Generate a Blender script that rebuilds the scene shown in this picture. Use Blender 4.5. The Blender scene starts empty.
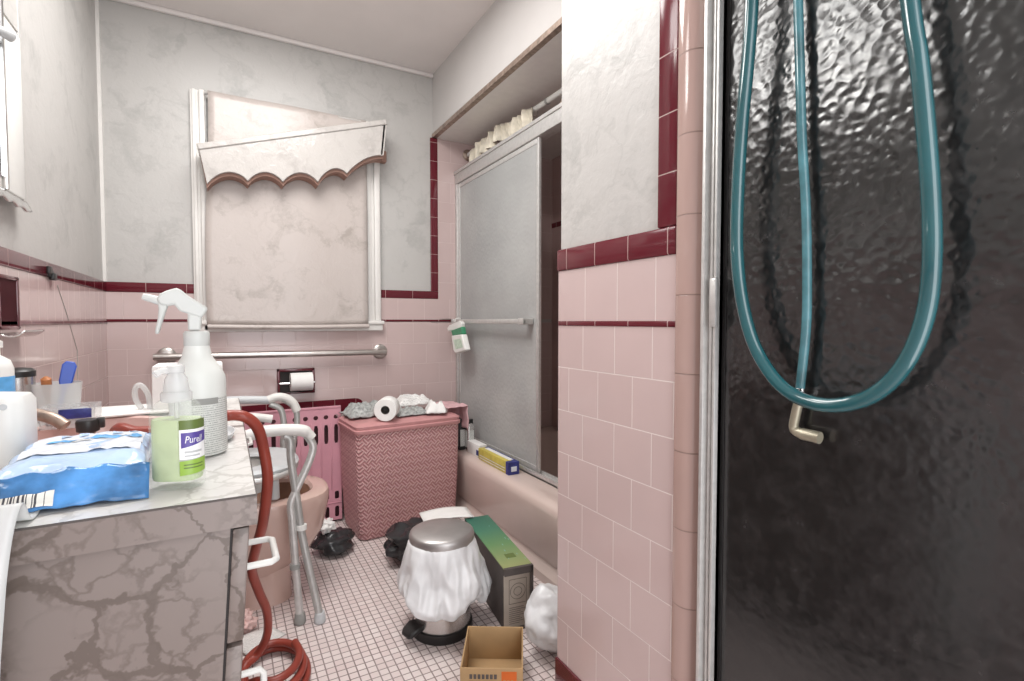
import bpy, bmesh, math, random
from mathutils import Vector, Matrix, noise
random.seed(7)
S = bpy.context.scene
COL = S.collection
PI = math.pi

# ------------------------------------------------------------------ camera
F = 514.0; YAW = math.radians(29.2); PIT = math.radians(2.13); CH = 1.0
_fw = Vector((math.sin(YAW)*math.cos(PIT), math.cos(YAW)*math.cos(PIT), -math.sin(PIT)))
_rt = Vector((math.cos(YAW), -math.sin(YAW), 0))
_dn = _fw.cross(_rt)
CAM = Vector((0, 0, CH))
cd = bpy.data.cameras.new('camera'); cam = bpy.data.objects.new('camera', cd); COL.objects.link(cam)
cd.sensor_width = 36; cd.lens = 36*F/1024; cd.clip_start = .02
cam.matrix_world = Matrix(((_rt.x, -_dn.x, -_fw.x, 0), (_rt.y, -_dn.y, -_fw.y, 0), (_rt.z, -_dn.z, -_fw.z, CH), (0, 0, 0, 1)))
S.camera = cam

def at(px, py, axis, v):
    """point of the photograph on the world plane axis = v"""
    d = _fw + _rt*((px-512)/F) + _dn*((py-340.5)/F)
    return CAM + d*((v-CAM[axis])/d[axis])

# ------------------------------------------------------------------ materials
class NT:
    def __init__(s, name):
        s.m = bpy.data.materials.new(name); s.m.use_nodes = True
        s.t = s.m.node_tree; s.t.nodes.clear()
        s.out = s.t.nodes.new('ShaderNodeOutputMaterial')
    def n(s, typ, **kw):
        nd = s.t.nodes.new('ShaderNode'+typ)
        for k, v in kw.items():
            if k.startswith('_'): setattr(nd, k[1:], v)
            else:
                key = k.replace('__', ' ')
                if isinstance(v, bpy.types.NodeSocket): s.t.links.new(v, nd.inputs[key])
                else: nd.inputs[key].default_value = v
        return nd
    def ln(s, a, b): s.t.links.new(a, b)
    def math(s, op, a, b=0.0, c=None):
        nd = s.t.nodes.new('ShaderNodeMath'); nd.operation = op
        for i, v in enumerate((a, b, c)):
            if v is None: continue
            if isinstance(v, bpy.types.NodeSocket): s.ln(v, nd.inputs[i])
            else: nd.inputs[i].default_value = v
        return nd.outputs[0]
    def ramp(s, fac, stops):
        nd = s.t.nodes.new('ShaderNodeValToRGB'); s.ln(fac, nd.inputs[0])
        e = nd.color_ramp.elements
        while len(e) < len(stops): e.new(.5)
        for el, (p, c) in zip(e, stops):
            el.position = p; el.color = (*c, 1) if len(c) == 3 else c
        return nd.outputs[0]
    def mix(s, fac, a, b):
        nd = s.t.nodes.new('ShaderNodeMix'); nd.data_type = 'RGBA'
        for i, v in ((0, fac), (6, a), (7, b)):
            if isinstance(v, bpy.types.NodeSocket): s.ln(v, nd.inputs[i])
            else: nd.inputs[i].default_value = v if i == 0 else (*v, 1)
        return nd.outputs[2]
    def bump(s, h, strength, dist=.002):
        return s.n('Bump', Strength=strength, Distance=dist, Height=h).outputs[0]
    def princ(s, **kw):
        nd = s.n('BsdfPrincipled')
        for k, v in kw.items():
            key = k.replace('__', ' ')
            if isinstance(v, bpy.types.NodeSocket): s.ln(v, nd.inputs[key])
            elif isinstance(v, tuple): nd.inputs[key].default_value = (*v, 1) if len(v) == 3 else v
            else: nd.inputs[key].default_value = v
        return nd
    def done(s, shader): s.ln(shader, s.out.inputs[0]); return s.m

def plain(name, c, rough=.45, metal=0, var=.10, scale=25, bump=0, bscale=60, coat=0, trans=0, alpha=None, spec=.5, ior=1.45):
    t = NT(name)
    co = t.n('TexCoord').outputs['Object']
    nz = t.n('TexNoise', Vector=co, Scale=scale, Detail=4.0).outputs[0]
    lo = tuple(x*(1-var) for x in c); hi = tuple(min(1, x*(1+var)) for x in c)
    col = t.ramp(nz, [(.3, lo), (.7, hi)])
    kw = dict(Base__Color=col, Roughness=rough, Metallic=metal, Coat__Weight=coat, Transmission__Weight=trans, Specular__IOR__Level=spec, IOR=ior)
    if bump:
        b = t.n('TexNoise', Vector=co, Scale=bscale, Detail=3.0).outputs[0]
        kw['Normal'] = t.bump(b, bump)
    p = t.princ(**kw)
    if alpha is None: return t.done(p.outputs[0])
    tr = t.n('BsdfTransparent')
    mx = t.n('MixShader', Fac=alpha); t.ln(tr.outputs[0], mx.inputs[1]); t.ln(p.outputs[0], mx.inputs[2])
    return t.done(mx.outputs[0])

def tile_mat(name, c1, c2, grout, axis, w, h, u0, z0, offset=.5, mortar=.0013, rough=.13, wob=.12, dirt=0.0, vax=2):
    t = NT(name)
    sp = t.n('SeparateXYZ', Vector=t.n('NewGeometry').outputs['Position'])
    u = t.math('SUBTRACT', sp.outputs[axis], u0); z = t.math('SUBTRACT', sp.outputs[vax], z0)
    v = t.n('CombineXYZ', X=u, Y=z).outputs[0]
    br = t.n('TexBrick', Vector=v, Color1=(*c1, 1), Color2=(*c2, 1), Mortar=(*grout, 1), Scale=1.0, Mortar__Size=mortar, Mortar__Smooth=.25, Bias=0.0, Brick__Width=w, Row__Height=h, _offset=offset, _squash=1.0)
    pos = t.n('NewGeometry').outputs['Position']
    nz = t.n('TexNoise', Vector=pos, Scale=9.0, Detail=3.0).outputs[0]
    col = t.mix(t.math('MULTIPLY', nz, .25+dirt), br.outputs['Color'], tuple(x*.72 for x in c1))
    n2 = t.n('TexNoise', Vector=pos, Scale=16.0, Detail=1.0).outputs[0]
    hgt = t.math('SUBTRACT', t.math('MULTIPLY', n2, wob), br.outputs['Fac'])
    ro = t.math('ADD', rough, t.math('MULTIPLY', br.outputs['Fac'], .5))
    return t.done(t.princ(Base__Color=col, Roughness=ro, Normal=t.bump(hgt, .5, .0015)).outputs[0])

PINK1, PINK2, GROUT = (.60, .47, .455), (.575, .445, .43), (.76, .68, .65)
MAR1, MAR2 = (.135, .016, .026), (.115, .012, .021)

def wallpaper(name, base, vein, light, sc=1.0, rough=.40):
    t = NT(name)
    pos = t.n('NewGeometry').outputs['Position']
    wv = t.n('TexNoise', Vector=pos, Scale=4.5*sc, Detail=5.0, Roughness=.6)
    vec = t.n('VectorMath', _operation='MULTIPLY_ADD'); t.ln(wv.outputs['Color'], vec.inputs[0]); vec.inputs[1].default_value = (.35, .35, .35); t.ln(pos, vec.inputs[2])
    vo = t.n('TexVoronoi', Vector=vec.outputs[0], Scale=5.0*sc, _feature='DISTANCE_TO_EDGE').outputs['Distance']
    n1 = t.n('TexNoise', Vector=vec.outputs[0], Scale=6.0*sc, Detail=6.0, Roughness=.62).outputs[0]
    mot = t.ramp(n1, [(.30, vein), (.47, base), (.62, base), (.80, light)])
    vm = t.ramp(vo, [(.0, (1, 1, 1)), (.035, (.25, .25, .25)), (.09, (0, 0, 0))])
    n3 = t.n('TexNoise', Vector=pos, Scale=3.0*sc, Detail=2.0).outputs[0]
    vfac = t.math('MULTIPLY', t.math('MULTIPLY', vm, t.ramp(n3, [(.42, (0, 0, 0)), (.62, (1, 1, 1))])), .45)
    col = t.mix(vfac, mot, vein)
    b = t.bump(t.n('TexNoise', Vector=vec.outputs[0], Scale=14.0*sc, Detail=4.0).outputs[0], .4, .005)
    return t.done(t.princ(Base__Color=col, Roughness=rough, Normal=b).outputs[0])

def laminate(name, base, mid, dark, sc, rough=.35):
    t = NT(name)
    pos = t.n('NewGeometry').outputs['Position']
    wv = t.n('TexNoise', Vector=pos, Scale=22.0*sc, Detail=4.0, Roughness=.6)
    vec = t.n('VectorMath', _operation='MULTIPLY_ADD'); t.ln(wv.outputs['Color'], vec.inputs[0]); vec.inputs[1].default_value = (.060/sc,)*3; t.ln(pos, vec.inputs[2])
    vo = t.n('TexVoronoi', Vector=vec.outputs[0], Scale=9.0*sc, _feature='DISTANCE_TO_EDGE', Randomness=1.0).outputs['Distance']
    v2 = t.n('TexVoronoi', Vector=vec.outputs[0], Scale=27*sc, _feature='DISTANCE_TO_EDGE').outputs['Distance']
    n3 = t.n('TexNoise', Vector=pos, Scale=9*sc, Detail=3.0).outputs[0]
    brk = t.ramp(n3, [(.40, (0, 0, 0)), (.58, (1, 1, 1))])
    wid = t.math('ADD', .022, t.math('MULTIPLY', brk, .034))
    m1 = t.math('SUBTRACT', 1.0, t.math('MINIMUM', t.math('DIVIDE', vo, wid), 1.0))
    m1 = t.math('MINIMUM', t.math('MULTIPLY', m1, 2.2), 1.0)
    m2 = t.ramp(v2, [(.0, (1, 1, 1)), (.05, (.6, .6, .6)), (.09, (0, 0, 0))])
    n4 = t.n('TexNoise', Vector=vec.outputs[0], Scale=5*sc, Detail=2.0).outputs[0]
    c = t.ramp(n4, [(.35, mid), (.6, base)])
    c = t.mix(t.math('MULTIPLY', t.math('MULTIPLY', m2, brk), .75), c, dark)
    c = t.mix(t.math('MULTIPLY', m1, .85), c, dark)
    return t.done(t.princ(Base__Color=c, Roughness=rough).outputs[0])

def text_mat(name, paper, ink, rows, dens=.5, axis='Object', cov=.8):
    """paper printed with illegible small lines"""
    t = NT(name)
    co = t.n('TexCoord').outputs['Generated']
    sp = t.n('SeparateXYZ', Vector=co)
    u = t.math('ADD', sp.outputs[0], t.math('MULTIPLY', sp.outputs[1], .83))
    line = t.math('FRACT', t.math('MULTIPLY', sp.outputs[2] if axis == 'z' else sp.outputs[1], rows))
    on = t.math('LESS_THAN', line, .45)
    row = t.math('FLOOR', t.math('MULTIPLY', sp.outputs[2] if axis == 'z' else sp.outputs[1], rows))
    nz = t.n('TexNoise', Vector=t.n('CombineXYZ', X=t.math('MULTIPLY', u, 60.0), Y=t.math('MULTIPLY', row, 7.3)).outputs[0], Scale=1.0, Detail=0.0).outputs[0]
    k = t.math('MULTIPLY', on, t.math('GREATER_THAN', nz, dens))
    return t.done(t.princ(Base__Color=t.mix(t.math('MULTIPLY', k, cov), paper, ink), Roughness=.5).outputs[0])

def weave_mat():
    t = NT('woven_wicker')
    co = t.n('TexCoord').outputs['Object']
    sp = t.n('SeparateXYZ', Vector=co)
    nn = t.n('SeparateXYZ', Vector=t.n('TexCoord').outputs['Normal'])
    side = t.math('GREATER_THAN', t.math('ABSOLUTE', nn.outputs[0]), t.math('ABSOLUTE', nn.outputs[1]))
    u = t.math('ADD', t.math('MULTIPLY', sp.outputs[0], t.math('SUBTRACT', 1.0, side)), t.math('MULTIPLY', sp.outputs[1], side)); z = sp.outputs[2]
    p = .040
    ch = t.n('TexChecker', Vector=t.n('CombineXYZ', X=t.math('ADD', u, z), Y=t.math('SUBTRACT', u, z), Z=.001).outputs[0], Scale=1/.037).outputs['Fac']
    a = t.math('SINE', t.math('MULTIPLY', t.math('ADD', u, z), 2*PI/.0185))
    b = t.math('SINE', t.math('MULTIPLY', t.math('SUBTRACT', u, z), 2*PI/.0185))
    h = t.math('ADD', t.math('MULTIPLY', a, ch), t.math('MULTIPLY', b, t.math('SUBTRACT', 1.0, ch)))
    n1 = t.n('TexNoise', Vector=co, Scale=14.0, Detail=4.0).outputs[0]
    base = t.ramp(n1, [(.3, (.52, .25, .255)), (.7, (.62, .33, .335))])
    col = t.mix(t.ramp(t.math('ADD', t.math('MULTIPLY', h, .5), .5), [(.0, (1, 1, 1)), (.5, (0, 0, 0))]), t.mix(t.ramp(t.math('ADD', t.math('MULTIPLY', h, .5), .5), [(.62, (0, 0, 0)), (.95, (1, 1, 1))]), base, (.72, .46, .45)), (.42, .18, .185))
    return t.done(t.princ(Base__Color=col, Roughness=.42, Normal=t.bump(h, .8, .003)).outputs[0])

def hammered_glass():
    t = NT('black_hammered_glass')
    pos = t.n('NewGeometry').outputs['Position']
    sp = t.n('SeparateXYZ', Vector=pos)
    up = t.n('MapRange', Value=sp.outputs[2]); up.inputs[1].default_value = .72; up.inputs[2].default_value = 1.02; up.inputs[3].default_value = .16; up.inputs[4].default_value = 1.0
    wv = t.n('TexNoise', Vector=pos, Scale=30.0, Detail=2.0)
    vec = t.n('VectorMath', _operation='MULTIPLY_ADD'); t.ln(wv.outputs['Color'], vec.inputs[0]); vec.inputs[1].default_value = (.012,)*3; t.ln(pos, vec.inputs[2])
    vo = t.n('TexVoronoi', Vector=vec.outputs[0], Scale=75.0, _feature='SMOOTH_F1', Smoothness=.6).outputs['Distance']
    n2 = t.n('TexNoise', Vector=pos, Scale=9.0, Detail=2.0).outputs[0]
    h = t.math('ADD', t.math('MULTIPLY', vo, up.outputs[0]), t.math('MULTIPLY', n2, .25))
    dirt = t.n('TexNoise', Vector=pos, Scale=40.0, Detail=6.0, Roughness=.7).outputs[0]
    col = t.ramp(dirt, [(.45, (.010, .0098, .0098)), (.8, (.03, .028, .028))])
    return t.done(t.princ(Base__Color=col, Roughness=t.ramp(dirt, [(.4, (.17,)*3), (.8, (.32,)*3)]), IOR=1.75, Normal=t.bump(h, .38, .003)).outputs[0])

def frosted_glass():
    t = NT('frosted_door_glass')
    pos = t.n('NewGeometry').outputs['Position']
    vo = t.n('TexVoronoi', Vector=pos, Scale=60.0, _feature='SMOOTH_F1').outputs['Distance']
    n1 = t.n('TexNoise', Vector=pos, Scale=2.2, Detail=3.0).outputs[0]
    col = t.ramp(n1, [(.35, (.56, .57, .565)), (.65, (.72, .725, .715))])
    p = t.princ(Base__Color=col, Roughness=.22, Normal=t.bump(vo, .5, .003))
    tr = t.n('BsdfTransparent', Color=(.75, .75, .74, 1))
    mx = t.n('MixShader', Fac=.62); t.ln(tr.outputs[0], mx.inputs[1]); t.ln(p.outputs[0], mx.inputs[2])
    return t.done(mx.outputs[0])

M = dict(
    wallpaper=wallpaper('marbled_wallpaper', (.50, .487, .468), (.395, .388, .372), (.56, .545, .525)),
    shade=wallpaper('marbled_shade_vinyl', (.52, .465, .435), (.39, .345, .315), (.58, .53, .50), 1.2, .30),
    cornice=wallpaper('marbled_cornice_vinyl', (.53, .505, .48), (.42, .395, .375), (.60, .575, .55), 1.3, .11),
    ceiling=plain('ceiling_paint', (.78, .735, .715), .6, var=.03, scale=4, bump=.1),
    paint=plain('white_gloss_paint', (.78, .76, .73), .3, var=.03, bump=.05),
    tile_x=tile_mat('pink_wall_tile_back', PINK1, PINK2, (.66, .55, .53), 0, .153, .115, -.452, .993-.115*10),
    tile_x_row=tile_mat('pink_wall_tile_back_row', PINK1, PINK2, (.66, .55, .53), 0, .153, .122, -.386, 1.008, 0),
    tile_y=tile_mat('pink_wall_tile_left', PINK1, PINK2, (.66, .55, .53), 1, .153, .115, .06, .993-.115*10),
    tile_y_row=tile_mat('pink_wall_tile_left_row', PINK1, PINK2, (.66, .55, .53), 1, .077, .130, .02, 1.000, 0),
    tile_p=tile_mat('pink_wall_tile_partition', PINK1, PINK2, GROUT, 1, .115, .110, .708, .993-.110*9),
    tile_p_row=tile_mat('pink_wall_tile_partition_row', PINK1, PINK2, GROUT, 1, .115, .131, .758, .999, 0),
    tile_tub=tile_mat('tub_surround_tile', (.60, .42, .40), (.57, .40, .38), (.5, .36, .34), 1, .11, .115, .0, .3, .5),
    mar_x=tile_mat('maroon_tile_back', MAR1, MAR2, (.5, .36, .34), 0, .153, .4, -.302, .5, 0),
    mar_y=tile_mat('maroon_tile_side', MAR1, MAR2, (.5, .36, .34), 1, .112, .4, .724, .9, 0),
    mar_yl=tile_mat('maroon_tile_left', MAR1, MAR2, (.5, .36, .34), 1, .153, .4, .26, .9, 0),
    mar_z=tile_mat('maroon_tile_upright', MAR1, MAR2, (.5, .36, .34), 0, .3, .105, .6, 1.172, 0),
    mar_zy=tile_mat('maroon_tile_upright_partition', MAR1, MAR2, (.5, .36, .34), 1, .3, .113, .6, 1.172, 0),
    bull=tile_mat('pink_bullnose_tile', (.46, .32, .285), (.44, .305, .27), (.27, .18, .155), 1, .5, .147, .4, .02, 0, .0016, .1),
    floor=tile_mat('mosaic_floor', (.84, .755, .735), (.74, .62, .605), (.19, .13, .12), 0, .0262, .0262, 0, 0, 0, .0021, .3, .1, .25, 1),
    laminate=laminate('marbled_laminate', (.225, .183, .166), (.205, .165, .148), (.115, .087, .073), 1.0),
    counter=laminate('white_marble_counter', (.70, .69, .67), (.67, .66, .635), (.52, .505, .48), 1.0, .25),
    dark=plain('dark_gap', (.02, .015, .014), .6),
    alu=plain('brushed_aluminium', (.64, .635, .62), .42, .55, var=.08, scale=60),
    alu_matte=plain('grey_aluminium', (.50, .50, .485), .42, .5, var=.08, scale=40),
    chrome=plain('chrome', (.75, .74, .73), .15, 1, var=.05),
    steel=plain('stainless_steel', (.62, .60, .585), .27, .9, var=.06, scale=15),
    steel_dull=plain('dull_grab_bar_steel', (.50, .465, .44), .3, .85, var=.08, scale=30),
    tub=plain('pink_tub_enamel', (.68, .555, .505), .16, var=.03, scale=5, coat=.3),
    toilet=plain('pink_porcelain', (.60, .42, .365), .14, var=.04, scale=5, coat=.4),
    toilet_in=plain('shaded_bowl_interior', (.28, .15, .10), .3, var=.2, scale=12),  # brown tone paints in the shade inside the bowl
    radiator=plain('pink_radiator_paint', (.62, .30, .36), .4, var=.06, scale=12),
    weave=weave_mat(),
    lid_pink=plain('pink_vinyl_lid', (.54, .265, .265), .35, var=.06, scale=20, bump=.1),
    white_plastic=plain('white_plastic', (.80, .80, .77), .35, var=.03),
    armpad=plain('white_arm_pad', (.72, .71, .68), .4, var=.04),
    grey_plastic=plain('grey_plastic', (.48, .49, .49), .4, var=.05),
    grey_seat=plain('pale_grey_seat_plastic', (.55, .57, .58), .35, var=.04),
    rubber=plain('grey_rubber', (.30, .30, .285), .6, var=.1),
    black_plastic=plain('black_plastic', (.022, .021, .021), .35, var=.2),
    black_bag=plain('black_bag_film', (.030, .030, .032), .25, var=.3, bump=.6, bscale=40),
    white_bag=plain('white_bag_film', (.74, .745, .755), .28, var=.03, bump=.5, bscale=28),
    tissue=plain('white_paper', (.84, .83, .81), .8, var=.03, bump=.2, bscale=80),
    hose_red=plain('red_rubber_hose', (.27, .046, .030), .35, var=.12, scale=18),
    hose_teal=plain('teal_hose', (.012, .085, .098), .16, var=.12, scale=14, coat=.8),
    hose_clear=plain('pale_teal_tube', (.06, .18, .21), .2, var=.4, scale=22, coat=.5),
    brass=plain('dull_brass_fitting', (.36, .33, .25), .4, .5, var=.15),
    clear=plain('clear_plastic', (.80, .82, .82), .12, var=.02, alpha=.30),
    clear_dense=plain('cloudy_clear_plastic', (.78, .79, .78), .2, var=.03, alpha=.5),
    gel=plain('green_gel', (.52, .63, .36), .25, var=.14, scale=30),
    shell=plain('bottle_shell', (.82, .87, .80), .08, var=.02, alpha=.16),
    bottle_white=plain('translucent_white_bottle', (.74, .755, .72), .35, var=.03, scale=15),
    trigger=plain('pale_sprayer_plastic', (.62, .635, .61), .32, var=.04),
    wipes=plain('blue_wipes_film', (.46, .61, .83), .16, var=.16, scale=12, bump=.7, bscale=26),
    wipes_dark=plain('deep_blue_film', (.07, .22, .48), .14, var=.5, scale=26, bump=.9, bscale=32),
    wipes_label=plain('pale_label_film', (.78, .83, .90), .25, var=.05, bump=.3),
    blue=plain('blue_plastic', (.03, .09, .48), .3, var=.1),
    sky_blue=plain('sky_blue_label', (.12, .40, .75), .35, var=.2, scale=60),
    violet=plain('violet_label_ink', (.10, .07, .30), .35, var=.05),
    lime=plain('lime_label_ink', (.28, .45, .07), .35, var=.08),
    olive=plain('olive_label_ink', (.12, .17, .045), .4, var=.1),
    white_ink=plain('white_label_ink', (.85, .85, .85), .4, var=.02),
    cardboard=plain('brown_cardboard', (.43, .28, .14), .75, var=.07, scale=18, bump=.1),
    orange=plain('orange_print', (.62, .13, .02), .6, var=.05),
    ink=plain('black_ink', (.05, .045, .04), .6, var=.05),
    grey_print=text_mat('grey_printed_panel', (.42, .37, .32), (.25, .22, .19), 22, .52),
    dark_card=plain('dark_card_edge', (.09, .075, .07), .6, var=.15),
    green_print=None,
    gold=plain('yellow_foil_box', (.62, .52, .11), .35, var=.15, scale=30),
    navy=plain('navy_box_print', (.035, .045, .22), .4, var=.3, scale=60),
    wood=plain('orange_brown_handle', (.45, .17, .06), .4, var=.1),
    cloth_grey=plain('grey_cloth', (.36, .37, .36), .9, var=.35, scale=70, bump=.5),
    cloth_pink=plain('pink_cloth', (.68, .43, .45), .9, var=.12, scale=30, bump=.4),
    cream=plain('cream_curtain', (.70, .65, .54), .8, var=.25, scale=22, bump=.3),
    brown_board=plain('pinkish_brown_board', (.36, .215, .17), .7, var=.1, scale=14),
    maroon_ceramic=plain('maroon_ceramic', (.10, .014, .022), .15, var=.1, coat=.5),
    sink=plain('pink_sink_porcelain', (.66, .45, .41), .15, var=.03, coat=.4),
    print_paper=text_mat('printed_paper', (.82, .81, .79), (.40, .39, .38), 16, .5, 'Object', .6),
    label_grey=text_mat('grey_printed_label', (.66, .67, .64), (.25, .26, .25), 26, .44, 'z', .8),
    barcode=None,
    mirror=plain('mirror_glass', (.85, .86, .86), .03, 1, var=.01),
    rust=plain('brownish_grime_metal', (.35, .27, .22), .4, .6, var=.3, scale=50),
    hammered=hammered_glass(), frosted=frosted_glass(),
)
def _green():
    t = NT('green_printed_card'); co = t.n('TexCoord').outputs['Generated']
    sp = t.n('SeparateXYZ', Vector=co)
    g = t.ramp(sp.outputs[1], [(.05, (.30, .34, .14)), (.4, (.13, .27, .11)), (.7, (.05, .20, .13)), (1, (.03, .14, .10))])
    vo = t.n('TexVoronoi', Vector=co, Scale=7.0).outputs['Distance']
    c = t.mix(t.ramp(vo, [(.10, (1, 1, 1)), (.14, (0, 0, 0))]), g, (.22, .42, .40))
    return t.done(t.princ(Base__Color=c, Roughness=.3).outputs[0])
M['green_print'] = _green()
def _bar():
    t = NT('barcode_print'); co = t.n('TexCoord').outputs['Generated']
    sp = t.n('SeparateXYZ', Vector=co)
    nz = t.n('TexNoise', Vector=t.n('CombineXYZ', X=t.math('MULTIPLY', sp.outputs[0], 26.0)).outputs[0], Scale=1.0, Detail=0.0).outputs[0]
    inside = t.math('MULTIPLY', t.math('GREATER_THAN', sp.outputs[0], .12), t.math('LESS_THAN', sp.outputs[0], .86))
    k = t.math('MULTIPLY', t.math('GREATER_THAN', nz, .5), inside)
    return t.done(t.princ(Base__Color=t.mix(k, (.72, .71, .66), (.05, .05, .06)), Roughness=.35).outputs[0])
M['barcode'] = _bar()

# ------------------------------------------------------------------ mesh helpers
class MB:
    def __init__(s): s.b = bmesh.new()
    def box(s, x0, x1, y0, y1, z0, z1, bev=0, seg=2, rot=None, piv=None):
        r = bmesh.ops.create_cube(s.b, size=1)
        vs = r['verts']
        for v in vs: v.co = Vector(((x0+x1)/2+v.co.x*(x1-x0), (y0+y1)/2+v.co.y*(y1-y0), (z0+z1)/2+v.co.z*(z1-z0)))
        if bev:
            es = list({e for v in vs for e in v.link_edges})
            r2 = bmesh.ops.bevel(s.b, geom=es, offset=bev, segments=seg, profile=.5, affect='EDGES')
            vs = list({v for f in r2['faces'] for v in f.verts} | {v for v in vs if v.is_valid})
        if rot is not None: bmesh.ops.rotate(s.b, verts=vs, cent=piv or Vector(((x0+x1)/2, (y0+y1)/2, (z0+z1)/2)), matrix=rot)
        return s
    def tube(s, pts, r, n=12, caps=True, closed=False):
        pts = [Vector(p) for p in pts]; N = len(pts)
        R = r if isinstance(r, (list, tuple)) else [r]*N
        tang = []
        for i in range(N):
            a = pts[(i-1) % N] if closed or i > 0 else pts[i]; b = pts[(i+1) % N] if closed or i < N-1 else pts[i]
            tang.append((b-a).normalized())
        up = Vector((0, 0, 1)) if abs(tang[0].z) < .9 else Vector((1, 0, 0))
        nr = (up - tang[0]*up.dot(tang[0])).normalized()
        rings = []
        for i in range(N):
            nr = (nr - tang[i]*nr.dot(tang[i])).normalized(); bi = tang[i].cross(nr)
            rings.append([s.b.verts.new(pts[i]+(nr*math.cos(2*PI*k/n)+bi*math.sin(2*PI*k/n))*R[i]) for k in range(n)])
        s._bridge(rings, closed)
        if caps and not closed: s.b.faces.new(rings[0][::-1]); s.b.faces.new(rings[-1])
        return s
    def _bridge(s, rings, closed=False):
        m = len(rings)
        for i in range(m if closed else m-1):
            A, B = rings[i], rings[(i+1) % m]; n = len(A)
            for k in range(n): s.b.faces.new((A[k], A[(k+1) % n], B[(k+1) % n], B[k]))
    def loft(s, loops, cap0=True, cap1=True):
        rings = [[s.b.verts.new(Vector(p)) for p in L] for L in loops]
        s._bridge(rings)
        if cap0: s.b.faces.new(rings[0][::-1])
        if cap1: s.b.faces.new(rings[-1])
        return s
    def lathe(s, prof, c=(0, 0, 0), n=32, cap0=True, cap1=True, sx=1, sy=1):
        return s.loft([[(c[0]+sx*r*math.cos(2*PI*k/n), c[1]+sy*r*math.sin(2*PI*k/n), c[2]+z) for k in range(n)] for r, z in prof], cap0, cap1)
    def prism(s, poly, vec):
        """poly: 3d points in a plane, pushed along vec"""
        vec = Vector(vec)
        return s.loft([poly, [Vector(p)+vec for p in poly]])
    def grid(s, fn, nu, nv):
        g = [[s.b.verts.new(Vector(fn(i/nu, j/nv))) for j in range(nv+1)] for i in range(nu+1)]
        for i in range(nu):
            for j in range(nv): s.b.faces.new((g[i][j], g[i+1][j], g[i+1][j+1], g[i][j+1]))
        return s
    def xf(s, mat): bmesh.ops.transform(s.b, matrix=mat, verts=s.b.verts); return s
    def build(s, name, mat, parent=None, loc=None, world=False, smooth=40, solid=0, sub=0, bevel=0, norm=True):
        if norm: bmesh.ops.recalc_face_normals(s.b, faces=s.b.faces)
        if parent is not None and world:
            s.xf((Matrix.Translation(parent.location) @ parent.rotation_euler.to_matrix().to_4x4()).inverted())
        if loc is not None and parent is None: s.xf(Matrix.Translation(-Vector(loc)))
        me = bpy.data.meshes.new(name); s.b.to_mesh(me); s.b.free()
        me.materials.append(M[mat] if isinstance(mat, str) else mat)
        if smooth: me.shade_smooth(); me.set_sharp_from_angle(angle=math.radians(smooth))
        o = bpy.data.objects.new(name, me); COL.objects.link(o)
        if parent is not None: o.parent = parent
        if loc is not None: o.location = loc
        if bevel:
            m = o.modifiers.new('bevel', 'BEVEL'); m.width = bevel; m.segments = 2; m.limit_method = 'ANGLE'; m.angle_limit = .6
        if solid:
            m = o.modifiers.new('solid', 'SOLIDIFY'); m.thickness = solid; m.offset = 0
        if sub:
            m = o.modifiers.new('sub', 'SUBSURF'); m.levels = sub; m.render_levels = sub
        return o

def rrect(cx, cy, w, d, r, z, n=6):
    pts = []
    r = min(r, w/2-1e-4, d/2-1e-4)
    for sx, sy, a0 in ((1, 1, 0), (-1, 1, 90), (-1, -1, 180), (1, -1, 270)):
        for k in range(n+1):
            a = math.radians(a0+90*k/n)
            pts.append((cx+sx*(w/2-r)+r*math.cos(a), cy+sy*(d/2-r)+r*math.sin(a), z))
    return pts

def smoothpath(pts, sub=8, closed=False):
    P = [Vector(p) for p in pts]; n = len(P); out = []
    for i in range(n if closed else n-1):
        if closed: p0, p1, p2, p3 = P[i-1], P[i], P[(i+1) % n], P[(i+2) % n]
        else: p0, p1, p2, p3 = P[max(i-1, 0)], P[i], P[i+1], P[min(i+2, n-1)]
        for k in range(sub):
            t = k/sub
            out.append(.5*((2*p1)+(p2-p0)*t+(2*p0-5*p1+4*p2-p3)*t*t+(3*p1-p0-3*p2+p3)*t**3))
    if not closed: out.append(P[-1])
    return out

def props(o, label, cat, group=None):
    o['label'] = label; o['category'] = cat
    if group: o['group'] = group
    return o
def thing(name, label, cat, loc=(0, 0, 0), rz=0, group=None):
    o = bpy.data.objects.new(name, None); COL.objects.link(o); o.location = loc; o.rotation_euler = (0, 0, rz)
    o.empty_display_size = .05
    return props(o, label, cat, group)
def struct(o): o['kind'] = 'structure'; return o
def box(*a, **k): return MB().box(*a, **k)

def text_mesh(txt, size, italic=0):
    cu = bpy.data.curves.new('t', 'FONT'); cu.body = txt; cu.size = size; cu.align_x = 'CENTER'; cu.shear = italic; cu.resolution_u = 2
    ob = bpy.data.objects.new('t', cu); COL.objects.link(ob)
    bpy.context.view_layer.update()
    me = bpy.data.meshes.new_from_object(ob.evaluated_get(bpy.context.evaluated_depsgraph_get()))
    bpy.data.objects.remove(ob)
    b = bmesh.new(); b.from_mesh(me); bpy.data.meshes.remove(me)
    m = MB(); m.b.free(); m.b = b
    return m

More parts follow.
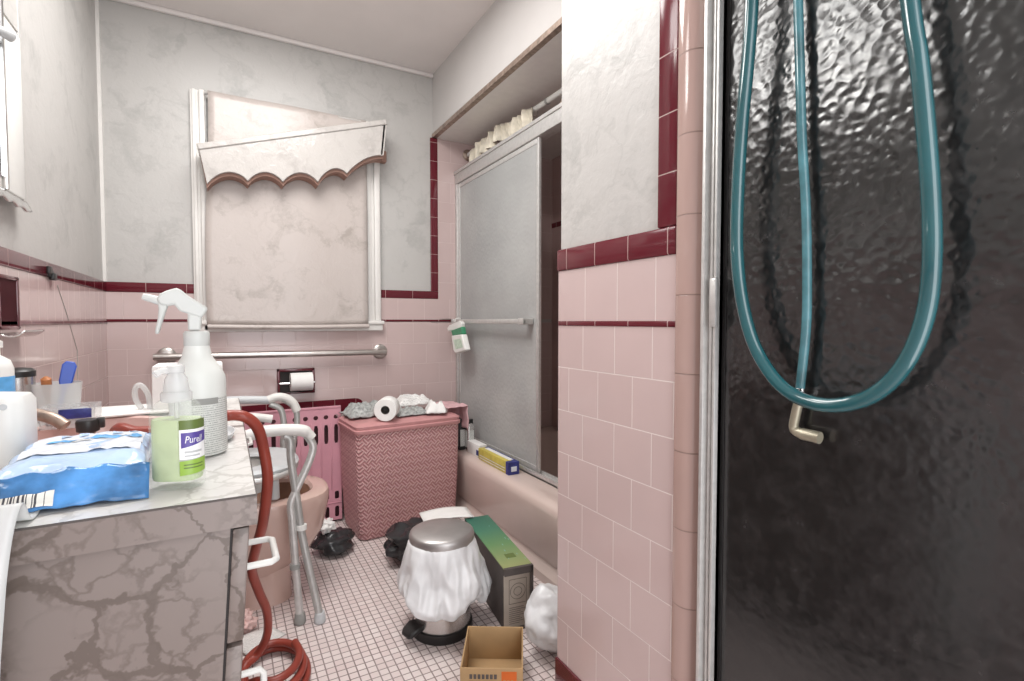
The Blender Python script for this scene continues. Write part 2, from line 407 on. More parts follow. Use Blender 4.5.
# ------------------------------------------------------------------ room shell
LX, BY, CZ = -.452, 2.80, 2.39
PX, PY0, PY1 = .76, .704, 1.10      # partition
SX = 1.05                           # soffit / tub front
RX = 1.86                           # far side of the tub alcove
CAPB, CAPT = 1.128, 1.172
struct(box(LX-.1, RX+.1, -.75, BY+.1, -.06, 0).build('floor', 'floor'))
struct(box(LX-.1, RX+.1, -.75, BY+.1, CZ, CZ+.06).build('ceiling', 'ceiling'))
wl = struct(box(LX-.1, LX, -.75, BY+.1, 0, CZ).build('wall_left', 'wallpaper'))
wb = struct(box(LX, RX, BY, BY+.1, 0, CZ).build('wall_back', 'wallpaper'))
wr = struct(box(RX, RX+.1, PY1, BY+.1, 0, CZ).build('wall_right', 'tile_tub'))
box(RX-.006, RX, PY1, BY, 1.60, 1.63).build('maroon_strip', 'mar_y', wr)
wp = struct(box(PX, RX+.1, PY0-.001, PY1, 0, CZ).build('wall_partition', 'wallpaper'))
ws = struct(box(SX, RX, PY1, BY, 2.045, CZ).build('wall_soffit', plain('soffit_paint', (.56, .54, .525), .55, var=.03, scale=5, bump=.1)))
box(SX+.02, RX-.008, PY1+.002, BY-.009, 2.037, 2.0448).build('lightened_soffit_underside', 'paint', ws)  # added white underside; its paint stands in for light missing beneath the soffit
box(SX-.006, SX+.02, PY1, BY, 2.038, 2.06).build('corner_bead', 'rust', ws)
struct(box(LX, SX, BY-.02, BY, CZ-.022, CZ, bev=.006).build('trim_1', 'ceiling'))

# tile on the back wall
T = .008
MB().box(LX, 1.031, BY-T, BY, 0, .998).build('pink_tile', 'tile_x', wb)
MB().box(LX, 1.09, BY-T, BY, 1.010, CAPB).build('pink_tile_row', 'tile_x_row', wb)
box(LX, 1.20, BY-T-.003, BY, .998, 1.010, bev=.002).build('maroon_pencil_tile', 'mar_x', wb)
box(LX, 1.075, BY-T-.003, BY, CAPB, CAPT, bev=.004).build('maroon_cap_tile', 'mar_x', wb)
box(1.031, 1.075, BY-T-.003, BY, CAPT, 2.038, bev=.004).build('maroon_upright_tile', 'mar_z', wb)
MB().box(1.075, RX, BY-T, BY, CAPB, 2.045).build('alcove_tile', 'tile_x', wb)
MB().box(1.031, RX, BY-T, BY, 0, .993).build('alcove_lower_tile', 'tile_x', wb)
MB().box(1.09, RX, BY-T, BY, 1.014, CAPB).build('alcove_row_tile', 'tile_x_row', wb)
# maroon band with rounded end over the radiator
m = MB()
pts = [(LX, .515), (.60, .515)]+[(.60+.045*math.sin(a), .553-.038*math.cos(a)) for a in [PI*k/8 for k in range(1, 8)]]+[(.60, .591), (LX, .591)]
m.prism([(x, BY-T-.003, z) for x, z in pts], (0, .006, 0)).build('maroon_band', tile_mat('maroon_band_tile', MAR1, MAR2, (.45, .30, .28), 0, .108, .4, .064, .45, 0), wb)
# tile on the left wall
MB().box(LX, LX+T, -.75, BY, 0, .990).build('pink_tile', 'tile_y', wl)
MB().box(LX, LX+T, -.75, BY, 1.002, CAPB).build('pink_tile_row', 'tile_y_row', wl)
box(LX, LX+T+.003, -.75, BY-T, .990, 1.002, bev=.002).build('maroon_pencil_tile', 'mar_yl', wl)
box(LX, LX+T+.003, -.75, BY-T, CAPB, CAPT, bev=.004).build('maroon_cap_tile', 'mar_yl', wl)
MB().tube([at(57, 285, 0, LX+T), at(66, 312, 0, LX+T), at(77, 350, 0, LX+T), at(78, 400, 0, LX+T)], .0014, 6).build('crack', 'rubber', wl)
MB().box(LX, LX+.012, BY-.012, BY, CAPT, CZ).build('corner_strip', 'paint', wl)
# partition
def ptile(name, mat, y0, y1, z0, z1, t, bev=0): return box(PX-t, PX, y0, y1, z0, z1, bev=bev).build(name, mat, wp)
ptile('pink_tile', 'tile_p', PY0, PY1, .115, .989, T)
ptile('pink_tile_row', 'tile_p_row', PY0, PY1, 1.001, CAPB, T)
ptile('maroon_pencil_tile', 'mar_y', PY0, PY1, .989, 1.001, T+.002, .002)
ptile('maroon_cap_tile', 'mar_y', PY0, PY1+.004, CAPB, 1.183, T+.004, .005)
ptile('maroon_upright_tile', 'mar_zy', PY0, PY0+.050, 1.183, CZ, T+.003, .004)
struct(box(PX-T-.006, PX-.0005, PY0, PY1+.004, .0005, .115, bev=.004).build('baseboard_partition', 'maroon_ceramic'))
m = MB()
prof = [(PX, PY0)]+[(PX-.007-.012*math.sin(a)**.8, PY0-.026+.026*math.cos(a)) for a in [PI*k/12 for k in range(7)]]+[(PX+.022-.041*math.cos(a), PY0-.026-.030*math.sin(a)) for a in [PI/2*k/8 for k in range(1, 9)]]+[(PX+.022, PY0)]
m.loft([[(x, y, 0) for x, y in prof], [(x, y, CZ) for x, y in prof]])
m.build('bullnose_tile', 'bull', wp)

# ------------------------------------------------------------------ window, shade, cornice
w1 = struct(bpy.data.objects.new('window_1', None)); COL.objects.link(w1); w1.location = (.31, BY, .96)
def jamb(x0, x1, z0, z1):
    b = MB(); w = x1-x0
    b.box(x0, x1, BY-.022, BY-T, z0, z1, bev=.002)
    b.box(x0+w*.12, x0+w*.36, BY-.032, BY-.02, z0, z1, bev=.004)
    b.box(x0+w*.55, x0+w*.92, BY-.040, BY-.02, z0, z1, bev=.006)
    return b
jamb(-.120, -.056, .955, 2.055).build('jamb', 'paint', w1, world=True)
jamb(.660, .742, .99, 2.055).build('jamb', 'paint', w1, world=True)
b = MB(); b.box(-.12, .752, BY-.052, BY-T, .985, 1.004, bev=.005); b.box(-.11, .745, BY-.040, BY-T, .951, .985, bev=.004)
b.build('sill', 'paint', w1, world=True)
t = thing('window_shade', 'mottled beige roller shade pulled down over the window behind the crooked cornice', 'window shade', (.30, BY-.06, .96))
def shf(u, v):
    z = .985+v*(2.045-.985)
    xl = -.058-.010*math.sin(v*PI*1.6)-.012*(1-v)**3; xr = .663
    x = xl+u*(xr-xl)
    return (x, BY-.060+.004*math.sin(v*5+u*3)+.004*math.sin(u*9), z-.006*math.sin(u*PI)*(1-v)**6)
MB().grid(shf, 24, 40).build('shade_fabric', 'shade', t, world=True, solid=.003, norm=False)
MB().tube([(-.068+.733*k/12, BY-.064, .976-.004*math.sin(PI*k/12)) for k in range(13)], .011, 12).build('hem_bar', 'shade', t, world=True)
MB().tube([(-.06, BY-.046, 2.040), (.660, BY-.046, 2.040)], .009, 14).build('roller', 'wallpaper', t, world=True)
# fallen scalloped cornice
t = thing('window_cornice', 'cream marbled window cornice with scalloped edge hanging crooked above the shade', 'cornice', (.35, BY-.11, 1.75))
CY = BY-.165
top = [(199, 149), (386, 124)]
cusps = [(383, 155.5), (347, 173.5), (318, 182), (283, 182), (248, 181), (207, 184)]
low = []
for (xa, ya), (xb, yb), hh in zip(cusps, cusps[1:], (5.5, 9, 9.5, 9.5, 10.5)):
    low += [(xa+(xb-xa)*k/9, ya+(yb-ya)*k/9-hh*math.sin(PI*k/9)**.75) for k in range(9)]
low.append(cusps[-1])
poly = [at(x, y, 1, CY) for x, y in top+low]
MB().prism(poly, (0, .018, 0)).build('front_board', 'cornice', t, world=True, bevel=.003)
low2 = [at(x, y, 1, CY+.0185) for x, y in [(199, 149)]+[(386, 124)]+low]
n_low = len(low)
low2 = [p-Vector((0, 0, .018 if i > 1 else 0)) for i, p in enumerate(low2)]
inner = [p+Vector((0, 0, .012 if i < 2 else .004)) for i, p in enumerate(low2)]
MB().prism(low2, (0, .075, 0)).build('scalloped_underside', 'brown_board', t, world=True)  # pinkish-brown scalloped block, hanging a little below the front board
a, bb = at(199, 147, 1, CY), at(386, 122.5, 1, CY)
ax = (bb-a).normalized(); upv = Vector((-ax.z, 0, ax.x))
MB().prism([a-ax*.006-upv*.012, bb+ax*.004-upv*.012, bb+ax*.004+upv*.016, a-ax*.006+upv*.016], (0, .12, 0)).xf(Matrix.Translation((0, -.006, 0))).build('top_rail', 'cornice', t, world=True, bevel=.005)
e0 = [bb, bb-upv*.135+ax*.01]
br_ = at(383, 155, 1, CY); MB().prism([bb-ax*.012, bb+ax*.004, br_+ax*.004, br_-ax*.012], (0, .15, 0)).build('end_return', 'cornice', t, world=True)
box(bb.x-.01, bb.x+.035, BY-.05, BY-T, bb.z-.165, bb.z-.105, bev=.006).build('end_bracket', 'brown_board', t, world=True)

# ------------------------------------------------------------------ grab bar, paper holder
t = thing('grab_bar', 'brushed steel grab bar mounted on pink tile under the window', 'grab bar', (.25, BY-T, .838))
p0, p1 = Vector((-.232, BY-.055, .842)), Vector((.735, BY-.055, .836))
MB().tube(smoothpath([p0+Vector((0, .047, 0)), p0+Vector((.004, .012, 0)), p0+Vector((.03, 0, 0)), p1-Vector((.055, 0, 0)), p1+Vector((-.022, .012, 0)), p1+Vector((0, .047, 0))], 6), .0155, 14).build('bar', 'steel_dull', t, world=True)
for p in (p0, p1):
    MB().lathe([(.04, 0), (.04, .004), (.034, .010), (.018, .012)], n=24).xf(Matrix.Translation((p.x, BY-T, p.z)) @ Matrix.Rotation(PI/2, 4, 'X')).build('flange', 'steel_dull', t, world=True)
t = thing('toilet_paper_holder', 'dark recessed toilet paper holder in the tile below the grab bar', 'toilet paper holder', (.31, BY-T, .64))
b = MB(); x0, x1, z0, z1, w = .222, .397, .637, .763, .013; Y0, Y1 = BY-.030, BY-T+.0005
b.box(x0, x0+w, Y0, Y1, z0, z1, bev=.003); b.box(x1-w, x1, Y0, Y1, z0, z1, bev=.003); b.box(x0, x1, Y0, Y1, z1-w, z1, bev=.003); b.box(x0, x1, Y0, Y1, z0, z0+.008, bev=.002)
b.build('frame', 'maroon_ceramic', t, world=True)
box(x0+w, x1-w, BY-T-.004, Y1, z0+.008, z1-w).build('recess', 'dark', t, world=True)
MB().tube([(x0+.008, BY-.058, .694), (x1-.004, BY-.058, .694)], .007, 10).build('roller', 'chrome', t, world=True)
tp = props(MB().lathe([(.018, 0), (.045, 0), (.045, .102), (.018, .102), (.018, 0)], n=32, cap0=False, cap1=False).xf(Matrix.Translation((.278, BY-.060, .70)) @ Matrix.Rotation(PI/2, 4, 'Y')).build('toilet_paper_roll', 'tissue', loc=(.33, BY-.06, .70)), 'white toilet paper roll in the dark wall holder below the grab bar', 'toilet paper', None)

# ------------------------------------------------------------------ left wall fixtures
t = thing('medicine_cabinet', 'white framed mirror cabinet with chrome ledge on left wall', 'mirror cabinet', (LX, 1.4, 1.28))
CX = LX+.016
ye = at(22, 150, 0, CX).y
box(LX, CX, .85, ye, 1.30, 2.25, bev=.002).build('body', 'paint', t, world=True)
box(CX, CX+.003, .87, ye-.135, 1.33, 2.22).build('mirror', 'mirror', t, world=True)
box(CX, CX+.007, ye-.128, ye-.012, 1.302, 1.70, bev=.003).build('white_panel', 'white_plastic', t, world=True)
box(CX, CX+.003, ye-.13, ye-.012, 1.715, 2.24).build('upper_panel', 'wallpaper', t, world=True)
box(CX, CX+.010, ye-.142, ye-.130, 1.302, 2.24, bev=.003).build('stile', 'chrome', t, world=True)
box(CX-.004, CX+.005, ye-.012, ye, 1.285, 2.25, bev=.003).build('edge_strip', 'alu', t, world=True)
def ledge(u, v): return (CX+.003+v*.010, .85+u*(ye+.002-.85), 1.300-.026*v+.003*math.sin(u*90)*v)
MB().grid(ledge, 90, 4).build('ledge', 'chrome', t, world=True, solid=.006)
m = MB(); m.tube([(CX+.004, ye-.2, 1.64), (CX+.03, ye-.165, 1.64)], [.006, .014], 12)
m.build('lamp_socket', 'grey_plastic', t, world=True)
t = thing('soap_niche', 'maroon ceramic soap dish with small chrome tray on left wall', 'soap dish', (LX+T, 1.69, .96))
X0, X1 = LX+.006, LX+.014
y0, y1, z0, z1 = 1.56, at(20, 300, 0, X1).y, .980, 1.108
b = MB()
for q in ((y0, y0+.012, z0, z1), (y1-.012, y1, z0, z1), (y0, y1, z1-.010, z1), (y0, y1, z0, z0+.010)): b.box(X0, X1, *q, bev=.003)
b.build('frame', 'maroon_ceramic', t, world=True)
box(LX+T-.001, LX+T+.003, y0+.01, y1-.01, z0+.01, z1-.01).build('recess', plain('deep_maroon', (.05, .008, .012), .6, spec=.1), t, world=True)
def tray(u, v):
    return (LX+.010+v*.045, y0+u*(y1-y0+.012), .972-.010*math.sin(PI*v)+.006*v)
MB().grid(tray, 10, 8).build('tray', 'chrome', t, world=True, solid=.004)
t = at(50, 275, 0, LX+T+.004)
b = MB(); b.box(t.x-.002, t.x+.008, t.y-.032, t.y-.006, 1.136, 1.158, bev=.003); b.box(t.x-.002, t.x+.010, t.y+.0, t.y+.03, 1.120, 1.142, bev=.003); b.box(t.x-.002, t.x+.004, t.y-.02, t.y+.02, 1.13, 1.148)
props(b.build('wall_bracket', 'black_plastic', loc=t), 'small black broken bracket on the maroon cap tile of the left wall', 'bracket')

# ------------------------------------------------------------------ bathtub
t = thing('bathtub', 'pale pink enamelled bathtub along the right wall behind glass doors', 'bathtub', (1.45, 1.95, 0))
RZ = .318; Ya, Yb = PY1+.003, BY-T-.002; TX1 = RX-.006
b = MB()
prof = [(1.055, .0), (1.045, .0), (1.045, .035), (1.062, .052), (1.068, .075), (1.055, .10), (1.050, .24), (1.046, .275), (1.050, .298), (1.062, .312), (1.085, .318), (1.11, .318)]
prof = prof+[(1.11, .0)]
b.loft([[(x, Ya, z) for x, z in prof], [(x, Yb, z) for x, z in prof]])
b.build('apron', 'tub', t, world=True)
def rl(x0, x1, y0, y1, r, z): return rrect((x0+x1)/2, (y0+y1)/2, x1-x0, y1-y0, r, z, 8)
b = MB()
b.loft([rl(1.105, TX1, Ya, Yb, .002, RZ-.0005), rl(1.235, TX1-.05, Ya+.08, Yb-.08, .12, RZ-.0005), rl(1.25, TX1-.06, Ya+.10, Yb-.10, .13, RZ-.02), rl(1.29, TX1-.09, Ya+.16, Yb-.2, .14, .10), rl(1.35, TX1-.14, Ya+.22, Yb-.28, .14, .06)], cap0=False)
b.build('basin', 'tub', t, world=True)

# sliding glass doors
t = thing('sliding_tub_doors', 'aluminium framed sliding doors of frosted glass on the bathtub rim', 'tub doors', (1.18, 1.95, RZ))
DX = 1.182
b = MB()
b.box(DX-.004, DX+.055, Ya, Yb, 1.790, 1.858, bev=.004); b.box(DX-.010, DX-.002, Ya, Yb, 1.846, 1.862, bev=.002)
b.build('header_rail', 'alu', t, world=True)
b = MB(); b.box(DX-.002, DX+.05, Yb-.028, Yb, RZ+.02, 1.79, bev=.003); b.box(DX+.008, DX+.02, Yb-.045, Yb-.028, RZ+.02, 1.79, bev=.002)
b.build('wall_jamb', 'alu', t, world=True)
box(DX-.002, DX+.05, Ya, Ya+.028, RZ+.02, 1.79, bev=.003).build('wall_jamb', 'alu', t, world=True)
b = MB(); b.box(DX-.012, DX+.058, Ya, Yb, RZ, RZ+.012, bev=.003); b.box(DX-.012, DX-.006, Ya, Yb, RZ, RZ+.026, bev=.002); b.box(DX+.022, DX+.028, Ya, Yb, RZ, RZ+.026, bev=.002)
b.build('bottom_track', 'alu', t, world=True)
def panel(x, y0, y1, name):
    g = box(x-.003, x+.003, y0+.012, y1-.012, RZ+.03, 1.785).build(name, 'frosted', t, world=True)
    b = MB(); b.box(x-.007, x+.007, y0, y0+.020, RZ+.02, 1.788, bev=.002); b.box(x-.007, x+.007, y1-.020, y1, RZ+.02, 1.788, bev=.002)
    b.box(x-.007, x+.007, y0+.02, y1-.02, RZ+.02, RZ+.045, bev=.002)
    b.box(x-.006, x+.006, y0+.02, y1-.02, 1.765, 1.788, bev=.002)
    b.build('panel_frame', 'alu', g, norm=True, world=False).parent = g
    return g
# children of panels are built in the same local frame as the panel mesh
def panel(x, y0, y1):
    g = box(x-.003, x+.003, y0+.012, y1-.012, RZ+.03, 1.785).build('glass_panel', 'frosted', t, world=True)
    b = MB(); b.box(x-.007, x+.007, y0, y0+.020, RZ+.02, 1.788, bev=.002); b.box(x-.007, x+.007, y1-.020, y1, RZ+.02, 1.788, bev=.002)
    b.box(x-.007, x+.007, y0+.02, y1-.02, RZ+.02, RZ+.045, bev=.002); b.box(x-.006, x+.006, y0+.02, y1-.02, 1.765, 1.788, bev=.002)
    b.xf(Matrix.Translation(-Vector(t.location))).build('panel_frame', 'alu', g)
    return g
g1 = panel(DX+.010, 1.885, 2.755)
panel(DX+.036, 2.02, 2.77)
b = MB(); yb0, yb1, zb = 1.93, 2.745, 1.0
b.box(DX-.048, DX-.034, yb0, yb1, zb-.011, zb+.011, bev=.004)
b.box(DX-.05, DX+.004, yb0, yb0+.045, zb-.014, zb+.014, bev=.003); b.box(DX-.05, DX+.004, yb1-.03, yb1, zb-.014, zb+.014, bev=.003)
b.build('towel_bar', 'alu', t, world=True)

# shower rod, curtain
RXr, RZr = 1.262, 1.972
t = thing('shower_rod', 'white tension shower rod under the soffit above the tub doors', 'shower rod', (RXr, 2.0, RZr))
MB().tube([(RXr, Ya, RZr), (RXr, Yb, RZr)], .0125, 14).build('rod', 'white_plastic', t, world=True)
MB().lathe([(.032, 0), (.032, .006), (.02, .014), (.013, .016)], n=20).xf(Matrix.Translation((RXr, Yb, RZr)) @ Matrix.Rotation(PI/2, 4, 'X')).build('flange', 'rust', t, world=True)
for y in (1.93, 2.45): MB().tube([(RXr, y, RZr), (RXr, y+.012, RZr)], .0155, 14).build('collar', 'alu_matte', t, world=True)
p = at(555, 101, 0, RX-.05)
m = MB(); m.tube(smoothpath([(RXr+.03, 1.86, RZr+.01), (RXr+.03, 1.87, RZr-.035), (RXr+.05, 1.88, RZr-.045)], 5), .008, 10)
m.build('hanging_clip', 'rust', t, world=True)
def cur(u, v):
    y = 2.02+u*.66
    mid = max(0, math.sin(PI*min(1, max(0, (u-.25)/.6))))
    x = RXr-.034+.019*math.sin(u*40+2.6*math.sin(u*9))*(.6+.4*v)+.006*math.sin(u*141+2*v)+.010*noise.noise((u*8, v*2, 1))
    z = RZr-.004+.020*mid+.004*math.sin(u*17)+.008*noise.noise((u*9, 0, 2))-v*(.085+.02*noise.noise((u*5, 0, 4)))
    return (x, y, z)
t = thing('shower_curtain', 'bunched cream shower curtain gathered along the rod above the glass doors', 'shower curtain', (RXr, 2.3, RZr-.1))
MB().grid(cur, 150, 14).build('fabric', 'cream', t, world=True, solid=.002)
for k in range(7):
    y = 2.05+k*.1
    MB().tube([(RXr+.020*math.cos(a), y, RZr-.006+.022*math.sin(a)) for a in [2*PI*q/16 for q in range(16)]], .0022, 6, closed=True).build('curtain_ring', 'chrome', t, world=True)

# ------------------------------------------------------------------ shower door (right, close)
t = thing('shower_door', 'black hammered glass shower door in a silver aluminium frame at right', 'shower door', (PX+.01, .25, 0))
GX = .762
box(GX, GX+.006, -.35, .612, .10, 2.1).build('glass_pane', 'hammered', t, world=True)
b = MB()
b.box(GX-.012, GX+.020, .606, .634, 0.02, 2.12, bev=.002)
b.box(GX-.026, GX+.016, .626, .6335, 0.02, 2.12, bev=.002)
b.box(GX-.020, GX+.016, .606, .6115, 0.02, 2.12, bev=.002)
b.box(GX-.017, GX+.012, .616, .621, 0.02, 2.12, bev=.001)
b.build('upright_frame', 'alu', t, world=True)
box(GX-.012, GX+.020, -.36, .61, 2.08, 2.12, bev=.003).build('top_rail', 'alu', t, world=True)
box(GX-.012, GX+.020, -.36, .61, .08, .11, bev=.003).build('bottom_rail', 'alu', t, world=True)
box(GX-.002, GX+.002, .600, .607, .11, 2.08).build('gasket', 'black_plastic', t, world=True)
b = MB(); b.box(GX-.028, GX-.018, .600, .614, .99, 1.075, bev=.003); b.build('hinge', 'alu', t, world=True)
struct(box(PX+.03, RX+.1, -.75, PY0-.06, 0, .08).build('wall_curb', 'tile_p'))

# hoses in front of the glass
t = thing('teal_hose', 'thick teal hose hanging in a long loop before the black glass', 'hose', (.72, .42, .88))
HX = .722
px = [(910, 0), (919, 60), (926, 130), (931, 200), (932, 258), (927, 308), (913, 350), (892, 380), (867, 398), (840, 405), (815, 403.5), (790, 393), (770, 373), (753, 342), (742, 300), (737, 250), (738, 190), (742, 125), (748, 60), (752, 0)]
P = [at(x, y, 0, HX) for x, y in px]
P = [Vector((.760, .43, 2.140)), Vector((.742, .425, 2.138)), Vector((.728, .415, 2.11)), Vector((HX, .385, 1.95)), Vector((HX, .352, 1.68))]+P+[Vector((HX, .528, 1.68)), Vector((HX, .50, 1.95)), Vector((.728, .475, 2.11)), Vector((.742, .465, 2.138)), Vector((.760, .46, 2.140))]
MB().tube(smoothpath(P, 8), .0100, 16).build('loop', 'hose_teal', t, world=True)
t = thing('clear_teal_tube', 'thin pale teal tube hanging straight down inside the hose loop with elbow end', 'tube', (.745, .45, .85))
TXx = .7455
P = [at(x, y, 0, TXx) for x, y in [(797, -60), (798, 0), (800, 70), (802, 140), (806, 210), (807, 280), (806, 330), (800, 388)]]
P = [P[0]+Vector((0, 0, .30))]+P
MB().tube(smoothpath(P, 8), .0066, 12).build('tube', 'hose_clear', t, world=True)
c0 = at(799, 388, 0, TXx)
b = MB()
for k in range(3): b.tube([c0+Vector((0, 0, -.004*k)), c0+Vector((0, 0, -.004*k-.003))], .0088, 14)
b.box(c0.x-.0122, c0.x-.006, c0.y-.008, c0.y+.008, c0.z-.009, c0.z+.001, bev=.001)
b.build('hose_clamp', 'chrome', t, world=True)
q = [at(x, y, 0, TXx) for x, y in [(799, 400), (795, 418), (794, 428), (800, 433), (812, 436), (820, 438)]]
b = MB(); b.tube(smoothpath(q, 5), [.0068]*11+[.0075]*5+[.0088]*10, 14)
b.build('elbow_fitting', 'brass', t, world=True)

# ------------------------------------------------------------------ hamper
t = thing('laundry_hamper', 'pink woven wicker laundry hamper against the back wall', 'hamper', (.503, 2.310, 0), math.radians(4))
W, D, HH = .515, .305, .505
b = MB()
L = []
for z, ins in ((0.004, .022), (.015, .016), (.06, .012), (.25, .004), (HH-.03, 0), (HH, 0)): L.append(rrect(W/2, D/2, W-2*ins, D-2*ins, .03, z, 5))
b.loft(L); b.build('body', 'weave', t)
b = MB()
b.loft([rrect(W/2, D/2, W+.012, D+.012, .034, HH-.012, 5), rrect(W/2, D/2, W+.016, D+.016, .034, HH-.008, 5), rrect(W/2, D/2, W+.016, D+.016, .034, HH+.004, 5), rrect(W/2, D/2, W+.004, D+.004, .03, HH+.008, 5), rrect(W/2, D/2, W+.006, D+.006, .03, HH+.012, 5), rrect(W/2, D/2, W+.008, D+.008, .03, HH+.022, 5), rrect(W/2, D/2, W-.02, D-.02, .03, HH+.032, 5), rrect(W/2, D/2, W-.2, D-.2, .03, HH+.036, 5)])
b.build('lid', 'lid_pink', t)
HT = HH+.036
def hloc(x, y): c, s = math.cos(math.radians(4)), math.sin(math.radians(4)); return (.503+c*x-s*y, 2.310+s*x+c*y)
def crumple(name, mat, cx, cy, z, sx, sy, h, seed, rz=0, fine=1.0, label=None, cat=None, solid=.003, n=36):
    def fn(u, v):
        x, y = (u-.5)*sx, (v-.5)*sy
        e = min(u, 1-u, v, 1-v); k = min(1, e*5)
        q = noise.noise((u*3.2*fine+seed, v*3.2*fine, seed*1.7)); q2 = noise.noise((u*7*fine+seed, v*7*fine, seed)); hh = ((1-abs(q)*1.8)*.55+(1-abs(q2)*2)*.22)*h*(.2+.8*k)+h*.12*k; hh = max(0, hh)
        wob = 1+.16*noise.noise((u*4+seed, v*4, 3.1))
        xx, yy = x*wob, y*wob
        return (xx*math.cos(rz)-yy*math.sin(rz), xx*math.sin(rz)+yy*math.cos(rz), .003+hh)
    o = MB().grid(fn, n, n).build(name, mat, loc=None, solid=solid, norm=False)
    o.location = (cx, cy, z)
    return props(o, label, cat)
x, y = hloc(.112, .215); crumple('cloth', 'cloth_grey', x, y, HT-.001, .21, .19, .075, 2.3, .1, 1.0, 'crumpled grey cloth on the hamper lid behind the toilet paper roll', 'cloth')
x, y = hloc(.300, .125); crumple('cloth', 'cloth_grey', x, y, HT-.001, .17, .13, .04, 7.7, .1, 1.0, 'crumpled grey cloth between the toilet paper roll and the papers on the hamper', 'cloth')
x, y = hloc(.365, .250); crumple('paper_sheet', 'print_paper', x, y, HT+.02, .19, .11, .065, 4.1, .1, .5, 'creased printed white paper lying upright on back of the hamper lid', 'paper', .0015, 20)
x, y = hloc(.420, .085); crumple('paper_sheet', 'tissue', x, y, HT+.0, .10, .14, .07, 9.3, -.3, .6, 'folded blank white paper at the right end of the hamper lid', 'paper', .0015, 20)
x, y = hloc(.557, .17)
def drape(u, v):
    s_ = u*.24
    xx = min(s_, .12)-.05; zz = .006-max(0, s_-.12)
    return (xx+.01*noise.noise((u*4, v*4, 1)), (v-.5)*.2+.012*noise.noise((u*3, v*3, 5)), zz+.014*abs(noise.noise((u*5, v*5, 8))) + .012)
o = MB().grid(drape, 24, 24).build('washcloth', 'cloth_pink', solid=.004, norm=False); o.location = (x-.035, y, HT); o.rotation_euler = (0, 0, math.radians(8))
props(o, 'pink washcloth draped over the right edge of the hamper', 'washcloth')
x, y = hloc(.158, .052)
o = MB().lathe([(.020, 0), (.050, 0), (.052, .003), (.052, .097), (.050, .10), (.020, .10), (.020, 0)], n=40, cap0=False, cap1=False).xf(Matrix.Rotation(PI/2, 4, 'X') @ Matrix.Translation((0, 0, -.05))).build('toilet_paper_roll', 'tissue')
o.location = (x, y, HT+.052); o.rotation_euler = (0, 0, math.radians(-26))
props(o, 'white toilet paper roll lying on its side on the hamper lid', 'toilet paper')
MB().lathe([(.0195, .050), (.0195, .098), (.0185, .098), (.0185, .052)], n=28).xf(Matrix.Rotation(PI/2, 4, 'X') @ Matrix.Translation((0, 0, -.05))).build('core', 'dark_card', o)

# ------------------------------------------------------------------ radiator
def plate(b, x0, y, zrows, pitch, ncol, th=.006):
    """vertical plate with holes: zrows = list of (z0,z1,kind) stacked without gaps; kind None/('slot',w,h)/('circle',r)"""
    for c in range(ncol):
        xa, xb = x0+c*pitch, x0+(c+1)*pitch; xm = (xa+xb)/2
        for z0, z1, kd in zrows:
            V = lambda x, z: b.b.verts.new((x, y, z))
            if kd is None: b.b.faces.new([V(xa, z0), V(xb, z0), V(xb, z1), V(xa, z1)]); continue
            zm = (z0+z1)/2; n = 16
            inner = []; outer = []
            for k in range(n):
                a = 2*PI*(k+.5)/n; ca, sa = math.cos(a), math.sin(a)
                if kd[0] == 'circle': ix, iz = kd[1]*ca, kd[1]*sa
                else:
                    m = max(abs(ca), abs(sa)); ix, iz = ca/m*kd[1]/2, sa/m*kd[2]/2
                m = max(abs(ca), abs(sa)); ox, oz = ca/m*(xb-xa)/2, sa/m*(z1-z0)/2
                inner.append(V(xm+ix, zm+iz)); outer.append(V(xm+ox, zm+oz))
            for k in range(n):
                b.b.faces.new([outer[k], outer[(k+1) % n], inner[(k+1) % n], inner[k]])
            for k in range(1, n+1):   # corner fill
                a0 = 2*PI*(k-.5)/n; a1 = 2*PI*(k+.5)/n
                if int(((a0-PI/4)/(PI/2))//1) != int(((a1-PI/4)/(PI/2))//1):
                    am = (int(((a1-PI/4)/(PI/2))//1)*PI/2)+PI/4
                    sx_, sz_ = (1 if math.cos(am) > 0 else -1), (1 if math.sin(am) > 0 else -1)
                    b.b.faces.new([outer[k-1], V(xm+sx_*(xb-xa)/2, zm+sz_*(z1-z0)/2), outer[k % n]])
    bmesh.ops.remove_doubles(b.b, verts=b.b.verts, dist=1e-5)
t = thing('radiator', 'pink painted radiator panel with slots under the maroon tile band', 'radiator', (.3, 2.68, 0))
RY = 2.632
b = MB()
plate(b, .026-.047, RY, [(.014, .02, None), (.02, .092, ('slot', .020, .055)), (.092, .112, None), (.112, .165, ('slot', .020, .040)), (.165, .385, None), (.385, .505, ('slot', .019, .094)), (.505, .555, ('circle', .0112)), (.555, .582, None)], .047, 11)
b.build('slotted_front', 'radiator', t, world=True, solid=.006, norm=False, smooth=0)
b = MB()
for k in range(12):
    xx = -.021+.047*k
    b.box(xx-.0035, xx+.0035, RY-.006, RY+.001, .165, .505, bev=.003)
b.box(-.021, .496, RY-.006, RY, .098, .104, bev=.002)
b.build('flutes', 'radiator', t, world=True)
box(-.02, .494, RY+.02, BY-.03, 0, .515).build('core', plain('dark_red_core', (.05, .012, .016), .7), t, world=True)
box(-.021, .496, RY-.006, RY+.004, .572, .584, bev=.003).build('top_lip', 'radiator', t, world=True)

